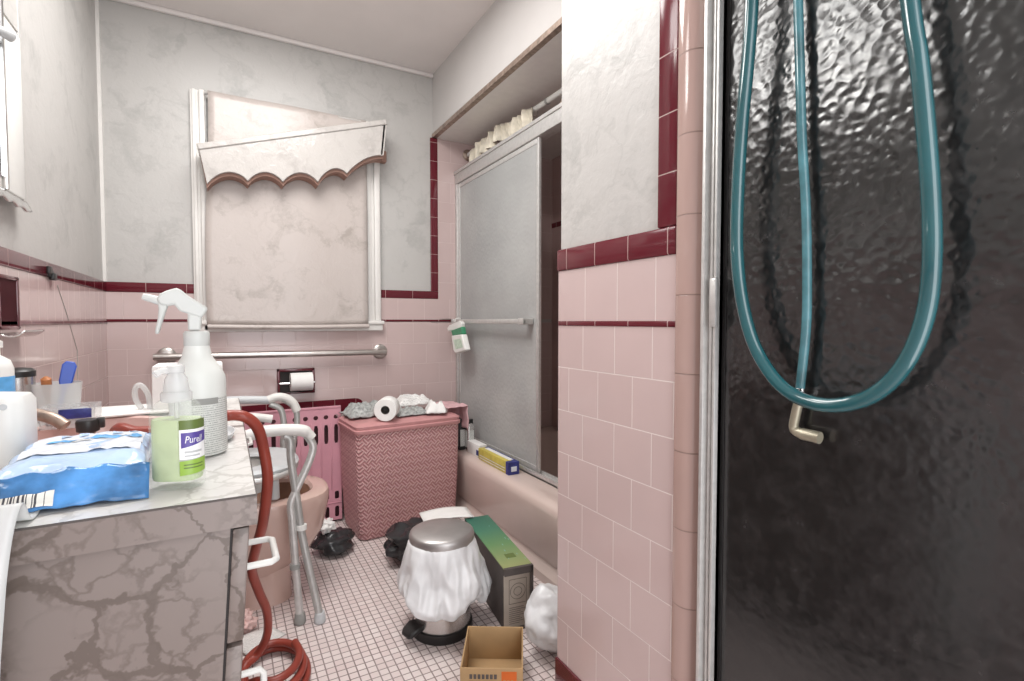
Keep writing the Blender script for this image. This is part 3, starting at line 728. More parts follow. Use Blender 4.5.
# ------------------------------------------------------------------ toilet and commode
t = thing('toilet', 'pink porcelain toilet beyond the vanity below the raised commode seat', 'toilet', (0.05, 2.06, 0))
cy = 2.06
def bowl(cx, a, w, z, n=32, back=.9):
    pts = []
    for k in range(n):
        an = 2*PI*k/n; c, s_ = math.cos(an), math.sin(an)
        xx = a*c if c > 0 else a*back*c
        pts.append((cx+math.copysign(abs(c)**.8, c)*(a if c > 0 else a*back), cy+w*math.copysign(abs(s_)**.75, s_), z))
    return pts
b = MB()
b.loft([rrect(.0, cy, .40, .21, .07, 0, 8)[:], rrect(.0, cy, .395, .20, .07, .03, 8), rrect(.0, cy, .40, .205, .07, .16, 8)])
b.build('pedestal', 'toilet', t, world=True)
b = MB()
b.loft([bowl(.03, .165, .11, .11), bowl(.055, .215, .145, .165), bowl(.07, .245, .172, .24), bowl(.075, .258, .186, .33), bowl(.075, .262, .190, .365), bowl(.075, .258, .188, .378), bowl(.075, .245, .175, .384), bowl(.075, .205, .137, .382), bowl(.075, .195, .128, .37)], cap1=False)
b.build('bowl', 'toilet', t, world=True)
b = MB(); b.loft([bowl(.075, .1955, .1285, .371), bowl(.07, .17, .11, .30), bowl(.06, .10, .07, .23)], cap0=False); b.build('bowl_interior', 'toilet_in', t, world=True)
box(LX+T+.004, -.24, cy-.22, cy+.22, .36, .64, bev=.02, seg=3).build('tank', 'toilet', t, world=True)
box(LX+T+.003, -.23, cy-.228, cy+.228, .64, .672, bev=.01, seg=3).build('tank_lid', 'toilet', t, world=True)
box(-.40, -.12, cy-.12, cy+.12, .22, .37, bev=.03, seg=3).build('tank_support', 'toilet', t, world=True)

t = thing('commode_seat', 'pale grey raised toilet seat with white splash bucket over the pink toilet', 'raised toilet seat', (.04, 2.09, .38))
b = MB(); cy0 = cy; cy = 2.09
b.loft([bowl(.02, .135, .12, .478), bowl(.02, .12, .10, .484), bowl(.02, .125, .105, .493), bowl(.02, .16, .145, .500), bowl(.02, .205, .185, .498), bowl(.02, .215, .195, .488), bowl(.02, .21, .19, .474), bowl(.02, .135, .12, .476)], cap0=False, cap1=False)
b.build('seat_ring', 'grey_seat', t, world=True)
b = MB(); b.loft([bowl(.02, .140, .125, .476), bowl(.02, .140, .124, .46), bowl(.02, .118, .105, .395), bowl(.02, .112, .10, .395), bowl(.02, .132, .117, .47)], cap0=False, cap1=False)
b.build('bucket', 'white_plastic', t, world=True)
MB().tube(smoothpath([(.0, 2.09-.20, .476), (.1, 2.09-.205, .470), (.19, 2.09-.14, .47), (.225, 2.09, .47), (.19, 2.09+.14, .47), (.1, 2.09+.205, .470)], 6), .010, 10).build('seat_tube', 'alu', t, world=True)
for xx, yy in ((.14, -.165), (.14, .165), (-.12, -.165), (-.12, .165)):
    b = MB(); b.lathe([(.012, -.092), (.016, -.088), (.014, 0)], c=(xx, cy+yy, .480), n=12); b.build('support_peg', 'grey_plastic', t, world=True)
cy = cy0

t = thing('toilet_safety_frame', 'aluminium toilet safety frame with white padded arms and rubber feet', 'safety frame', (.16, 2.1, 0))
def frame_leg(pts, r, foot=True, mat='alu_matte', footmat='rubber', clip=None, clipmat='grey_plastic'):
    sp = smoothpath(pts, 6)
    o = MB().tube(sp, r, 14).build('leg', mat, t, world=True)
    if foot:
        e = Vector(pts[-1]); d = (Vector(pts[-1])-Vector(pts[-2])).normalized()
        f = MB().lathe([(.017, 0), (.019, .004), (.018, .018), (.0155, .034)], c=(e.x, e.y, .0005), n=18)
        f.xf(Matrix.Translation(-Vector(t.location))); f.build('rubber_foot', footmat, o)
    if clip:
        f = MB().tube([Vector(clip)-Vector((0, 0, .008)), Vector(clip)+Vector((0, 0, .008))], r+.004, 14); f.xf(Matrix.Translation(-Vector(t.location))); f.build('height_clip', clipmat, o)
    return o
def arm(pts, r=.016, mat='armpad'): return MB().tube(smoothpath(pts, 6), r, 14).build('arm_pad', mat, t, world=True)
A = lambda x, y, Y=1.80: at(x, y, 1, Y)
# near side
frame_leg([A(306, 434), A(313, 446), A(309, 462), A(299, 484), A(291, 503), A(292, 520), A(295, 560), A(300, 618)], .0125, True, 'alu', 'rubber', A(295, 566), 'rubber')
foot2 = Vector((.259, 1.774, .02))
frame_leg([A(284, 436), A(290, 440), A(291, 460), A(297, 500), A(303, 540), foot2], .0125, True, 'alu_matte', 'grey_seat', A(301.5, 527), 'white_plastic')
arm([A(205, 446), A(240, 438), A(262, 432), A(285, 430), A(304, 431), A(312, 438)], [.014]*6+[.0195]*20+[.016]*5)
# far side
B_ = lambda x, y: at(x, y, 1, 2.36)
frame_leg([B_(283, 399), B_(295, 408), B_(297, 424), B_(293, 445), B_(291, 480), Vector((.17, 2.36, .02))], .0125, True, 'alu_matte')
frame_leg([B_(270, 404), B_(281, 410), B_(284, 428), B_(283, 445), B_(284, 470), Vector((.11, 2.36, .02))], .0125, True, 'alu_matte')
arm([B_(268, 400), B_(277, 397), B_(286, 398), B_(293, 403), B_(297, 411)], .0175)
MB().tube(smoothpath([B_(200, 402), B_(240, 400), B_(270, 400)], 5), .0165, 14).build('arm_tube', 'grey_seat', t, world=True)
MB().tube(smoothpath([at(228, 420, 1, 2.2), at(250, 417, 1, 2.2), at(272, 419, 1, 2.2)], 5), .016, 14).build('back_bar', 'armpad', t, world=True)

# ------------------------------------------------------------------ vanity
VX, VY0, VY1, VZ = .028, .660, 1.515, .80
t = thing('vanity_cabinet', 'bathroom vanity with brown marbled laminate sides along the left wall', 'vanity', (LX+.2, 1.1, 0))
def lean(b, k=.065):
    for v in b.b.verts:
        if v.co.x > -.2: v.co.x -= (.765-v.co.z)*k
    return b
lean(box(LX+T+.004, .002, VY0+.012, VY0+.030, .09, .7645)).build('end_panel', 'laminate', t, world=True)
lean(box(LX+T+.004, .002, VY1-.030, VY1-.012, .09, .7645)).build('end_panel', 'laminate', t, world=True)
box(LX+T+.004, -.045, VY0+.030, VY1-.030, .09, .108).build('bottom_panel', 'laminate', t, world=True)
lean(box(LX+T+.004, -.06, VY0+.03, VY1-.03, 0, .09)).build('plinth', 'dark', t, world=True)
lean(box(.002, .0045, VY0+.016, VY1-.016, .10, .763)).build('shadow_gap', 'dark', t, world=True)
def pull(y, z, parent, horiz=True):
    o = Vector((.020-(.765-z)*.065, y, z))
    if horiz: pts = [o, o+Vector((.030, 0, 0)), o+Vector((.036, .006, 0)), o+Vector((.036, .070, 0)), o+Vector((.030, .076, 0)), o+Vector((0, .076, 0))]
    else: pts = [o, o+Vector((.026, 0, 0)), o+Vector((.03, 0, -.006)), o+Vector((.03, 0, -.07)), o+Vector((.026, 0, -.076)), o+Vector((0, 0, -.076))]
    b = MB().tube(pts, .0042, 10); b.xf(Matrix.Translation(-Vector(t.location))); return b.build('pull_handle', 'armpad', parent)
hw = (VY1-VY0-.036)/2
for k in range(2):
    y0 = VY0+.016+k*(hw+.004)
    d = lean(box(.0045, .022, y0, y0+hw, .622, .757, bev=.002)).build('drawer', 'laminate', t, world=True)
    pull(y0+(.022 if k == 0 else hw-.10), .70, d)
    d = lean(box(.0045, .022, y0, y0+hw, .105, .617, bev=.002)).build('door', 'laminate', t, world=True)
    pull(y0+(.05 if k == 0 else hw-.03), .55, d, False)
t = thing('vanity_countertop', 'white marbled laminate countertop with brown front edge on the vanity', 'countertop', (LX+.2, 1.1, .764))
# top with an oval hole
SCX, SCY, SA, SB = -.205, 1.135, .125, .165
b = MB(); n = 48
ox0, ox1, oy0, oy1 = LX+T+.003, VX, VY0, VY1
def ringpt(a, z):
    c, s_ = math.cos(a), math.sin(a)
    k = min((ox1-SCX)/c if c > 1e-6 else ((ox0-SCX)/c if c < -1e-6 else 1e9), (oy1-SCY)/s_ if s_ > 1e-6 else ((oy0-SCY)/s_ if s_ < -1e-6 else 1e9))
    return (SCX+c*k, SCY+s_*k, z)
angs = sorted([2*PI*k/n for k in range(n)]+[math.atan2(yy-SCY, xx-SCX) % (2*PI) for xx in (ox0, ox1) for yy in (oy0, oy1)])
inn = lambda z: [(SCX+SA*math.cos(a), SCY+SB*math.sin(a), z) for a in angs]
b.loft([inn(.7645), inn(VZ), [ringpt(a, VZ) for a in angs]], False, False)
b.build('top', 'counter', t, world=True, smooth=30)
b = MB(); e = .0012
b.box(ox0, ox1+e, oy0-e, oy0+.016, .7645, VZ-.002); b.box(ox1-.016, ox1+e, oy0, oy1, .7645, VZ-.002); b.box(ox0, ox1+e, oy1-.016, oy1+e, .7645, VZ-.002)
b.build('edge_band', 'laminate', t, world=True)
b = MB(); b.box(ox0, ox1+e, oy0-e*1.3, oy0, VZ-.0022, VZ-.0004); b.box(ox1, ox1+e*1.3, oy0, oy1, VZ-.0022, VZ-.0004)
b.build('edge_seam', 'dark_card', t, world=True)
t = thing('sink_basin', 'pink oval sink basin set into the white vanity countertop', 'sink', (SCX, SCY, .70))
b = MB(); N = 48
el = lambda k, z, dx=0: [(SCX+(SA*k)*math.cos(2*PI*i/N), SCY+(SB*k)*math.sin(2*PI*i/N), z) for i in range(N)]
b.loft([el(1.03, VZ+.0005), el(1.06, VZ+.003), el(1.04, VZ+.006), el(.985, VZ+.003), el(.94, .775), el(.80, .72), el(.5, .695), el(.1, .692)], False)
b.build('bowl', 'sink', t, world=True)
t = thing('faucet', 'dark chrome faucet with black knob at the back of the sink', 'faucet', (-.25, 1.18, VZ))
fx, fy = -.373, 1.20
b = MB(); b.lathe([(.026, 0), (.026, .008), (.016, .016), (.014, .055)], c=(fx, fy, VZ), n=20)
b.tube(smoothpath([(fx, fy, VZ+.045), (fx+.03, fy-.008, VZ+.052), (fx+.10, fy-.035, VZ+.036), (fx+.128, fy-.045, VZ+.018)], 6), .010, 12)
b.build('spout', 'rust', t, world=True)
b = MB(); c = at(88, 424, 1, 1.16)
b.lathe([(.010, -.016), (.017, -.012), (.018, .004), (.016, .008)], c=c, n=18); b.box(c.x+.012, c.x+.024, c.y-.006, c.y+.006, c.z-.008, c.z+.010, bev=.002)
b.build('knob', 'black_plastic', t, world=True)
b = MB(); b.tube([(c.x, c.y, c.z-.016), (c.x+.002, c.y, VZ+.004)], [.010, .014], 12); b.build('knob_stem', 'wood', t, world=True)

# red hose: over the counter, down its front, coiled on the floor
t = thing('red_hose', 'dark red rubber hose running over the vanity edge and coiled on the floor', 'hose', (.07, 1.5, 0))
HR = .0106
P = [(-.175, 1.11, .775), (-.155, 1.045, VZ+.022), (-.125, 1.010, VZ+.021), (-.065, 1.015, VZ+.018), (-.035, 1.07, VZ+.0165)]
P += [at(225, 416, 1, 1.11), at(244, 416.5, 1, 1.11), at(257, 427, 1, 1.12), at(263, 446, 1, 1.14), at(267.5, 475, 1, 1.15), at(266, 500, 1, 1.17), at(262, 527, 1, 1.21), at(256, 548, 1, 1.27), at(252, 570, 1, 1.33), at(259, 592, 1, 1.38), at(267, 612, 1, 1.42), at(267, 635, 1, 1.46), at(257, 655, 1, 1.48), at(243, 672, 1, 1.45)]
P += [(.03, 1.40, .030)]
cx, cyc = .10, 1.55
for k in range(0, 30):
    a = -2.2+k*PI/6
    r = .112-.012*(k/12)
    P.append((cx+r*.82*math.cos(a), cyc+r*1.2*math.sin(a), .0138+.0255*(k//12 % 3)*.95 if k < 26 else .0138+.05))
MB().tube(smoothpath(P, 7), HR, 14).build('hose', 'hose_red', t, world=True)

# ------------------------------------------------------------------ things on the vanity
Z = VZ+.0006
# white square jug
j = at(38, 470, 2, Z)
t = thing('white_jug', 'large white square plastic jug at the left edge of the countertop', 'jug', (j.x-.071, j.y+.037, Z))
b = MB(); cx, cyj = 0, 0
L = [rrect(0, 0, .108, .074, .016, 0), rrect(0, 0, .114, .080, .018, .006), rrect(0, 0, .114, .080, .018, .090), rrect(0, 0, .106, .073, .02, .099), rrect(-.02, 0, .05, .05, .02, .104), rrect(-.03, 0, .036, .036, .017, .107)]
b.loft(L).build('body', 'white_plastic', t)
MB().lathe([(.018, .106), (.018, .120), (.016, .123)], c=(-.03, 0, 0), n=24).build('cap', 'white_plastic', t)
MB().lathe([(.004, 0), (.004, .0015)], n=16).xf(Matrix.Translation((.04, -.041, .088)) @ Matrix.Rotation(PI/2, 4, 'X')).build('emblem', 'grey_seat', t)
# blue label pump bottle
p = at(-8, 385, 1, 1.10)
t = thing('pump_bottle', 'white pump bottle with a sky blue label behind the white jug', 'bottle', (p.x, 1.10, Z))
MB().lathe([(.024, 0), (.026, .003), (.026, .125), (.022, .138), (.011, .146), (.011, .158)], n=28).build('body', 'white_plastic', t)
MB().lathe([(.0263, .075), (.0265, .076), (.0265, .112), (.0263, .113)], n=28, cap0=False, cap1=False).build('label', 'sky_blue', t)
b = MB(); b.lathe([(.014, .158), (.014, .168), (.006, .172), (.006, .19), (.011, .192), (.011, .200)], n=20); b.tube([(0, 0, .197), (.004, -.030, .197), (.006, -.036, .190)], .006, 10)
b.build('pump', 'white_plastic', t)
# grey canister with black lid
p = at(17, 390, 1, 1.36)
t = thing('canister', 'small steel canister with black lid beneath the maroon soap dish', 'canister', (p.x, 1.36, Z))
MB().lathe([(.028, 0), (.0285, .012)], n=28).build('base_ring', 'black_plastic', t)
MB().lathe([(.0275, .012), (.0275, .090)], n=28).build('body', 'steel', t)
MB().lathe([(.029, .090), (.029, .101), (.024, .106), (.01, .108)], n=28).build('lid', 'black_plastic', t)
# tumbler with brushes
p = at(58, 410, 1, 1.36)
t = thing('clear_tumbler', 'clear plastic tumbler holding brushes near the left wall', 'tumbler', (p.x, 1.36, Z))
MB().lathe([(.030, 0), (.034, .002), (.040, .075), (.038, .075), (.032, .005), (.0, .005)], n=28, cap1=False).build('cup', 'clear_dense', t)
P0 = Vector((p.x, 1.36, Z))
o = MB(); q0, q1 = P0+Vector((.0, .0, .012)), at(68, 372, 1, 1.38)
u = (q1-q0).normalized(); b = MB(); b.tube([q0, q0+u*.04, q0+(q1-q0)*.62], [.004, .004, .005], 8)
ob = b.build('hairbrush', 'blue', loc=q0)
props(ob, 'blue handled hairbrush standing in the clear tumbler', 'hairbrush')
b = MB(); side = Vector((.94, .1, -.35)); side = (side-u*side.dot(u)).normalized(); nn = u.cross(side)
e0, e1 = (q0+(q1-q0)*.60)-q0, (q1+u*.022)-q0
b.loft([[e0+side*w1*x+nn*.004*y for x, y in ((-1, -1), (1, -1), (1, 1), (-1, 1))] for e0, w1 in ((e0, .006), (e0+(e1-e0)*.25, .011), (e0+(e1-e0)*.85, .012), (e1, .007))])
b.build('brush_head', 'blue', ob, bevel=.002)
q0, q1 = P0+Vector((-.012, -.008, .012)), at(46, 379, 1, 1.33)
ob = MB().tube([q0, q0+(q1-q0)*.5, q0+(q1-q0)*.75, q1, q1+(q1-q0)*.06], [.004, .0045, .0085, .0085, .003], 10).build('toothbrush', 'wood', loc=q0)
props(ob, 'orange brown handled brush standing in the clear tumbler', 'brush')
# organiser
t0, t1 = at(40, 431, 2, Z), at(93, 427, 2, Z)
t = thing('clear_organiser', 'clear rectangular organiser box behind the faucet on the countertop', 'organiser', ((t0.x+t1.x)/2, (t0.y+t1.y)/2+.035, Z))
b = MB(); w, d, h, e = .082, .06, .040, .0025
for q in ((-w/2, w/2, -d/2, -d/2+e, 0, h), (-w/2, w/2, d/2-e, d/2, 0, h), (-w/2, -w/2+e, -d/2, d/2, 0, h), (w/2-e, w/2, -d/2, d/2, 0, h), (-w/2, w/2, -d/2, d/2, 0, e)): b.box(*q)
b.build('box', 'clear', t)
for k, (mm, x_, wv) in enumerate((('dark_card', -.024, .012), ('rust', -.006, .010), ('cloth_grey', .012, .012))):
    b = MB(); b.box(x_-wv, x_+wv, -.012, .010, .0035, .022+.006*k, bev=.003)
    o = b.build('small_tin', mm, loc=None); o.location = Vector(t.location)
    props(o, ('dark small tin inside the left of the clear organiser', 'brownish small tin in the middle of the clear organiser', 'grey small tin inside the right of the clear organiser')[k], 'tin')
b = MB(); b.box(-.012, .036, -d/2-.004, -d/2-.0008, .018, .036, bev=.001); b.build('blue_sticker', 'navy', t)
# papers behind the sink
def sheet(name, c, w, d, rz, mat, label, th=.0016, cat='paper', lift=0, curl=.0):
    b = MB().grid(lambda u, v: ((u-.5)*w, (v-.5)*d, curl*(u-.3)**2), 8, 8)
    o = b.build(name, mat, solid=th, norm=False); o.location = (c[0], c[1], Z+.001+lift); o.rotation_euler = (0, 0, rz)
    return props(o, label, cat)
sheet('paper_sheet', (-.235, 1.415), .23, .15, .05, 'print_paper', 'printed white sheet lying at the wall end of the countertop', .003)
sheet('paper_sheet', (-.175, 1.325), .17, .06, .14, 'tissue', 'blank white folded paper at the far rim of the pink sink', .004, lift=.0075)
# clear upright scoop
p = at(143, 412, 2, Z+.004); a0 = p.y
m = MB(); P = [at(x, y, 1, a0) for x, y in [(150, 411), (149, 398), (145, 389), (139, 385), (135, 390), (136, 400), (142, 409)]]
o = m.tube(smoothpath(P, 5), .0055, 10).build('clear_clip', 'clear_dense', loc=(P[0].x, a0, P[0].z)); props(o, 'clear plastic arched clip standing on the papers beside the white box', 'clip')
# white box behind spray bottle
c0, c1 = at(157, 412, 2, Z), at(219, 412, 2, Z)
t = thing('white_tissue_box', 'plain white square box behind the tall spray bottle', 'box', ((c0.x+c1.x)/2+.002, 1.375, Z))
box(-.066, .066, -.05, .05, 0, .104, bev=.005).build('carton', 'tissue', t)
MB().lathe([(.035, .1041), (.033, .1046), (.0, .1046)], n=24, sx=1, sy=.5, cap1=False).build('opening', 'grey_seat', t)
# spray bottle
sb = at(199, 455, 2, Z); SYc = sb.y+.012
t = thing('spray_bottle', 'tall white trigger spray bottle standing behind the green hand sanitizer', 'spray bottle', (sb.x, SYc, Z))
qz = lambda y: at(198, y, 1, SYc).z - Z
prof = [(.030, 0), (.036, .002), (.0375, .008), (.0375, qz(382)), (.0365, qz(376)), (.032, qz(369)), (.025, qz(362)), (.0195, qz(356)), (.0165, qz(345)), (.0155, qz(335))]
MB().lathe(prof, n=40).build('bottle', 'bottle_white', t)
MB().lathe([(.0160, qz(346)), (.0172, qz(345)), (.0172, qz(333)), (.0150, qz(331))], n=28).build('collar', 'trigger', t)
cyl = lambda a, z, r=.0379: (r*math.cos(a), r*math.sin(a), z)
MB().grid(lambda u, v: cyl(-1.75+u*1.9, qz(450)+v*(qz(396)-qz(450))), 24, 8).build('label', 'label_grey', t)
b = MB(); b.grid(lambda u, v: cyl(-1.75+u*.95, qz(402)+v*(qz(396)-qz(402)), .0381), 14, 2); b.build('label_title', 'rubber', t)
A_ = lambda pts: [at(120+x/5.236, 270+y/5.236, 1, SYc-.010) for x, y in pts]
b = MB(); b.prism(A_([(200, 175), (190, 150), (207, 124), (240, 108), (295, 92), (322, 106), (350, 130), (410, 168), (455, 195), (460, 205), (430, 252), (385, 238), (310, 216), (283, 180), (250, 188), (222, 184)]), (0, .022, 0))
b.build('sprayer_head', 'trigger', t, world=True, bevel=.003)
b = MB(); b.prism(A_([(352, 222), (428, 240), (424, 318), (356, 318)]), (0, .020, 0)); b.build('sprayer_neck', 'trigger', t, world=True, bevel=.003)
b = MB(); b.prism([p+Vector((0, .004, 0)) for p in A_([(192, 150), (250, 186), (238, 215), (222, 262), (200, 336), (180, 336), (184, 300), (196, 250), (200, 205)])], (0, .013, 0)); b.build('trigger', 'trigger', t, world=True, bevel=.003)
q0, q1 = A_([(112, 136), (202, 160)]); of = Vector((0, .010, 0))
MB().tube([q0+of, q0+(q1-q0)*.2+of, q1+of], [.0042, .0052, .0062], 14).build('nozzle', 'trigger', t, world=True)
q = A_([(393, 205), (403, 185), (415, 240)])
# hand sanitizer
hb = at(178, 488, 2, Z); HY = hb.y+.010
t = thing('hand_sanitizer', 'clear pump bottle of green hand sanitizer at the counter corner', 'hand sanitizer', (hb.x, HY, Z))
k_ = lambda y: at(178, y, 1, HY).z - Z
def oval(a, b_, z, n=40, e=.75):
    return [(a*math.copysign(abs(math.cos(2*PI*i/n))**e, math.cos(2*PI*i/n)), b_*math.copysign(abs(math.sin(2*PI*i/n))**e, math.sin(2*PI*i/n)), z) for i in range(n)]
R0 = math.radians(-24)
t.rotation_euler = (0, 0, R0)
aw, bw = .0285, .020
zt = k_(418)
MB().loft([oval(aw*.93, bw*.9, 0), oval(aw, bw, .003), oval(aw, bw, zt), oval(aw*.97, bw*.95, k_(411)), oval(aw*.80, bw*.85, k_(403)), oval(.013, .013, k_(397)), oval(.0115, .0115, k_(388))]).build('bottle', 'shell', t)
MB().loft([oval(aw*.90, bw*.86, .010), oval(aw*.93, bw*.90, .014), oval(aw*.93, bw*.90, zt-.003), oval(aw*.9, bw*.85, zt)]).build('gel', 'gel', t)
MB().lathe([(.0155, 0), (.0165, .002), (.0165, .010), (.0150, .012)], c=(0, 0, k_(401)), n=28).build('collar', 'clear_dense', t)
b = MB(); b.lathe([(.0130, 0), (.0142, .003), (.0120, .020), (.0085, .026), (.0075, .034)], c=(0, 0, k_(395)), n=24); b.build('pump_collar', 'clear_dense', t)
b = MB(); b.lathe([(.0045, 0), (.0045, .010), (.0095, .012), (.0095, .020), (.005, .022)], c=(0, 0, k_(382)), n=20); b.tube([(0, 0, k_(370)), (-.010, -.012, k_(370)), (-.014, -.018, k_(373))], .0042, 10)
b.build('pump_head', 'clear_dense', t)
MB().tube([(0, 0, .012), (0, 0, k_(395))], .0028, 8).build('dip_tube', 'clear_dense', t)
# label wrapped on the right-front of the bottle
def ov(a, off, z):
    c, s_ = math.cos(a), math.sin(a)
    return ((aw+off)*math.copysign(abs(c)**.75, c), (bw+off)*math.copysign(abs(s_)**.75, s_), z)
def wrap(u, z, off): return ov(-1.25+u*1.35, off, z)       # u 0..1 left to right
lz0, lz1 = k_(470), k_(419)
lab = MB().grid(lambda u, v: wrap(u, lz0+v*(lz1-lz0), .0004), 20, 8).build('label', 'clear_dense', t)
MB().grid(lambda u, v: wrap(u, k_(470)+v*(k_(456)-k_(470))-.002*(1-u), .0007), 20, 3).build('lime_band', 'lime', lab)
MB().grid(lambda u, v: wrap(u, k_(427)+v*(k_(418)-k_(427)), .0007), 20, 3).build('olive_band', 'olive', lab)
MB().grid(lambda u, v: wrap(u, k_(456)+v*(k_(427)-k_(456)), .0006), 20, 3).build('white_field', 'white_ink', lab)
MB().grid(lambda u, v: wrap(.05+u*.95, k_(445)+.006*u*(1-v)+v*(k_(430)-k_(445)), .0009), 20, 4).build('violet_flag', 'violet', lab)
def wrap_text(txt, size, uc, z, off, mat, name, italic=.2):
    m = text_mesh(txt, size, italic)
    bmesh.ops.triangulate(m.b, faces=m.b.faces)
    bmesh.ops.subdivide_edges(m.b, edges=m.b.edges, cuts=1)
    for v in m.b.verts: v.co = Vector(wrap(uc+v.co.x/.040, z+v.co.y, off))
    return m.build(name, mat, lab, smooth=0)
wrap_text('Purell', .0118, .49, k_(440), .0014, 'white_ink', 'brand_lettering')
MB().grid(lambda u, v: wrap(.15+u*.7, k_(450)+v*(k_(448)-k_(450)), .0009), 12, 1).build('small_print', 'grey_plastic', lab)
MB().grid(lambda u, v: wrap(.15+u*.6, k_(453.5)+v*(k_(452)-k_(453.5)), .0009), 12, 1).build('small_print', 'grey_plastic', lab)
for zz in (465, 462): MB().grid(lambda u, v: wrap(.12+u*.76, k_(zz)+v*.0014, .0010), 12, 1).build('small_print', 'olive', lab)
# wipes pack
wc = Vector((-.158, .830, Z))
t = thing('wipes_pack', 'soft blue plastic pack of wet wipes lying at the front of the countertop', 'wipes pack', wc, math.radians(3))
WW, WD, WH = .134, .235, .044
def pack(u, v):
    # closed pillow: u around (0..1), v along depth
    a = 2*PI*u
    e = abs(v-.5)*2
    k = (1-e**5)
    c, s_ = math.cos(a), math.sin(a)
    x = WW/2*math.copysign(abs(c)**.35, c)*(1+.05*e**3)
    z = WH/2*math.copysign(abs(s_)**.6, s_)*max(k, .05)
    zc = WH/2*(.45+.55*k)+.004*(1-k)
    y = (v-.5)*WD
    nz = .004*noise.noise((x*40, y*40, z*40+3))+.003*noise.noise((x*110, y*110, z*90))
    return Vector((x, y, max(.0002, zc+z+nz)))
b = MB(); nu, nv = 56, 40
b.loft([[pack(i/nu, j/nv) for i in range(nu)] for j in range(nv+1)])
pk = b.build('pouch', 'wipes', t, smooth=60)
def top_z(x, y, off=.0012):
    best = -1
    for i in range(41):
        a = PI*i/40; c = math.cos(a); X = WW/2*math.copysign(abs(c)**.35, c)
    e = abs(y/WD)*2; k = 1-e**5
    sx_ = min(.999, abs(x)/(WW/2*(1+.05*e**3)))
    ca = sx_**(1/.35); sa = math.sqrt(max(0, 1-ca*ca))
    z = WH/2*sa**.6*max(k, .05); zc = WH/2*(.45+.55*k)+.004*(1-k)
    nz = .004*noise.noise((x*40, y*40, z*40+3))+.003*noise.noise((x*110, y*110, z*90))
    return zc+z+nz+off
def patch(x0, x1, y0, y1, off, nm, mat, par, n=18):
    return MB().grid(lambda u, v: (x0+u*(x1-x0), y0+v*(y1-y0), top_z(x0+u*(x1-x0), y0+v*(y1-y0), off)), n, n).build(nm, mat, par, norm=False)
lb = patch(-.055, .060, -.050, .092, .0016, 'label', 'wipes_label', pk)
patch(-.040, .058, .015, .028, .0026, 'blue_lettering_band', 'sky_blue', lb)
for k, xx in enumerate((-.03, -.012, .006, .024, .042)): patch(xx, xx+.010, .046, .058, .0026, 'blue_mark', 'wipes', lb, 4)
patch(-.030, .056, .008, .011, .0028, 'fine_print', 'grey_plastic', lb)
# front fold, deep blue, with barcode
def fold(u, v):
    x = (u-.5)*(WW+.012); y = -WD/2-.004-.012*v+.006*noise.noise((u*6, v*3, 2)); 
    z = .034-.033*v+.003*noise.noise((u*9, v*5, 6))+.004*math.sin(u*PI)
    y = -WD/2+.012-.030*v+.004*noise.noise((u*7, v*4, 2))
    return (x, y, max(.001, z))
MB().grid(fold, 30, 10).build('front_fold', 'wipes_dark', t, norm=False, solid=.0015)
def barf(u, v):
    x, y, z = fold(.10+u*.34, .55+v*.40); return (x, y-.003, z+.0015)
MB().grid(lambda u, v: barf(u, v), 12, 6).build('barcode', 'barcode', t, norm=False)
def crimp(u, v): return ((u-.5)*(WW-.01), WD/2-.004+.022*v, .014+.006*math.sin(u*40)*v+.006*v)
MB().grid(crimp, 60, 4).build('crimped_end', 'wipes_dark', t, norm=False, solid=.001)
# grey oval dish
p = at(229, 437, 2, Z)
o = MB().lathe([(.03, 0), (.04, .003), (.047, .012), (.044, .012), (.036, .005), (.0, .004)], n=32, sx=.55, sy=1.25, cap1=False).build('soap_dish', 'grey_seat'); o.location = (p.x-.016, p.y, Z)
props(o, 'grey oval dish on the counter edge beside the spray bottle', 'dish')
# translucent sheet at the left edge
edge = [at(24, 503, 1, .652), at(17, 518, 1, .640), at(11, 548, 1, .634), at(6, 590, 1, .632), at(3, 640, 1, .634), at(-1, 690, 1, .636), at(-6, 800, 1, .64), at(-10, 960, 1, .645), at(-12, 1300, 1, .65)]
edge = smoothpath([Vector((edge[0].x, .70, VZ+.004)), Vector((edge[0].x, .672, VZ+.004))]+edge, 5)
def sheetf(u, v):
    f = v*(len(edge)-1); i0 = min(int(f), len(edge)-2); p = edge[i0].lerp(edge[i0+1], f-i0)
    x = p.x+u*(LX+.02-p.x)
    hang = min(1, max(0, (VZ-p.z)/.06))
    y = p.y-hang*(.055*u+.010*math.sin(u*11+1)*min(1, u*4)+.008*noise.noise((u*4, v*6, 2)))
    return (x, y, p.z+(.003*noise.noise((u*5, v*5, 7)) if hang > .2 else .002*u))
o = MB().grid(sheetf, 40, 60).build('plastic_sheet', plain('milky_plastic_film', (.72, .73, .72), .3, var=.05, scale=12, bump=.4, bscale=24, alpha=.78), solid=.0012, norm=False)
props(o, 'milky plastic sheet hanging over the near left corner of the countertop', 'plastic sheet')

# ------------------------------------------------------------------ floor things
# step trash can
TC = Vector((.604, 1.548, 0))
t = thing('trash_can', 'round stainless pedal trash can with a white bag hanging over its sides', 'trash can', TC)
MB().lathe([(.098, 0.0), (.100, .006), (.098, .028), (.094, .030)], n=40).build('base_ring', 'black_plastic', t)
MB().lathe([(.092, .028), (.092, .285)], n=40).build('body', 'steel', t)
lidc = MB().lathe([(.098, .292), (.104, .294), (.105, .312), (.102, .321), (.094, .326), (.05, .332), (.0, .333)], n=44, cap1=False)
lidc.build('lid', plain('matt_steel_lid', (.46, .44, .43), .42, .8, var=.05), t)
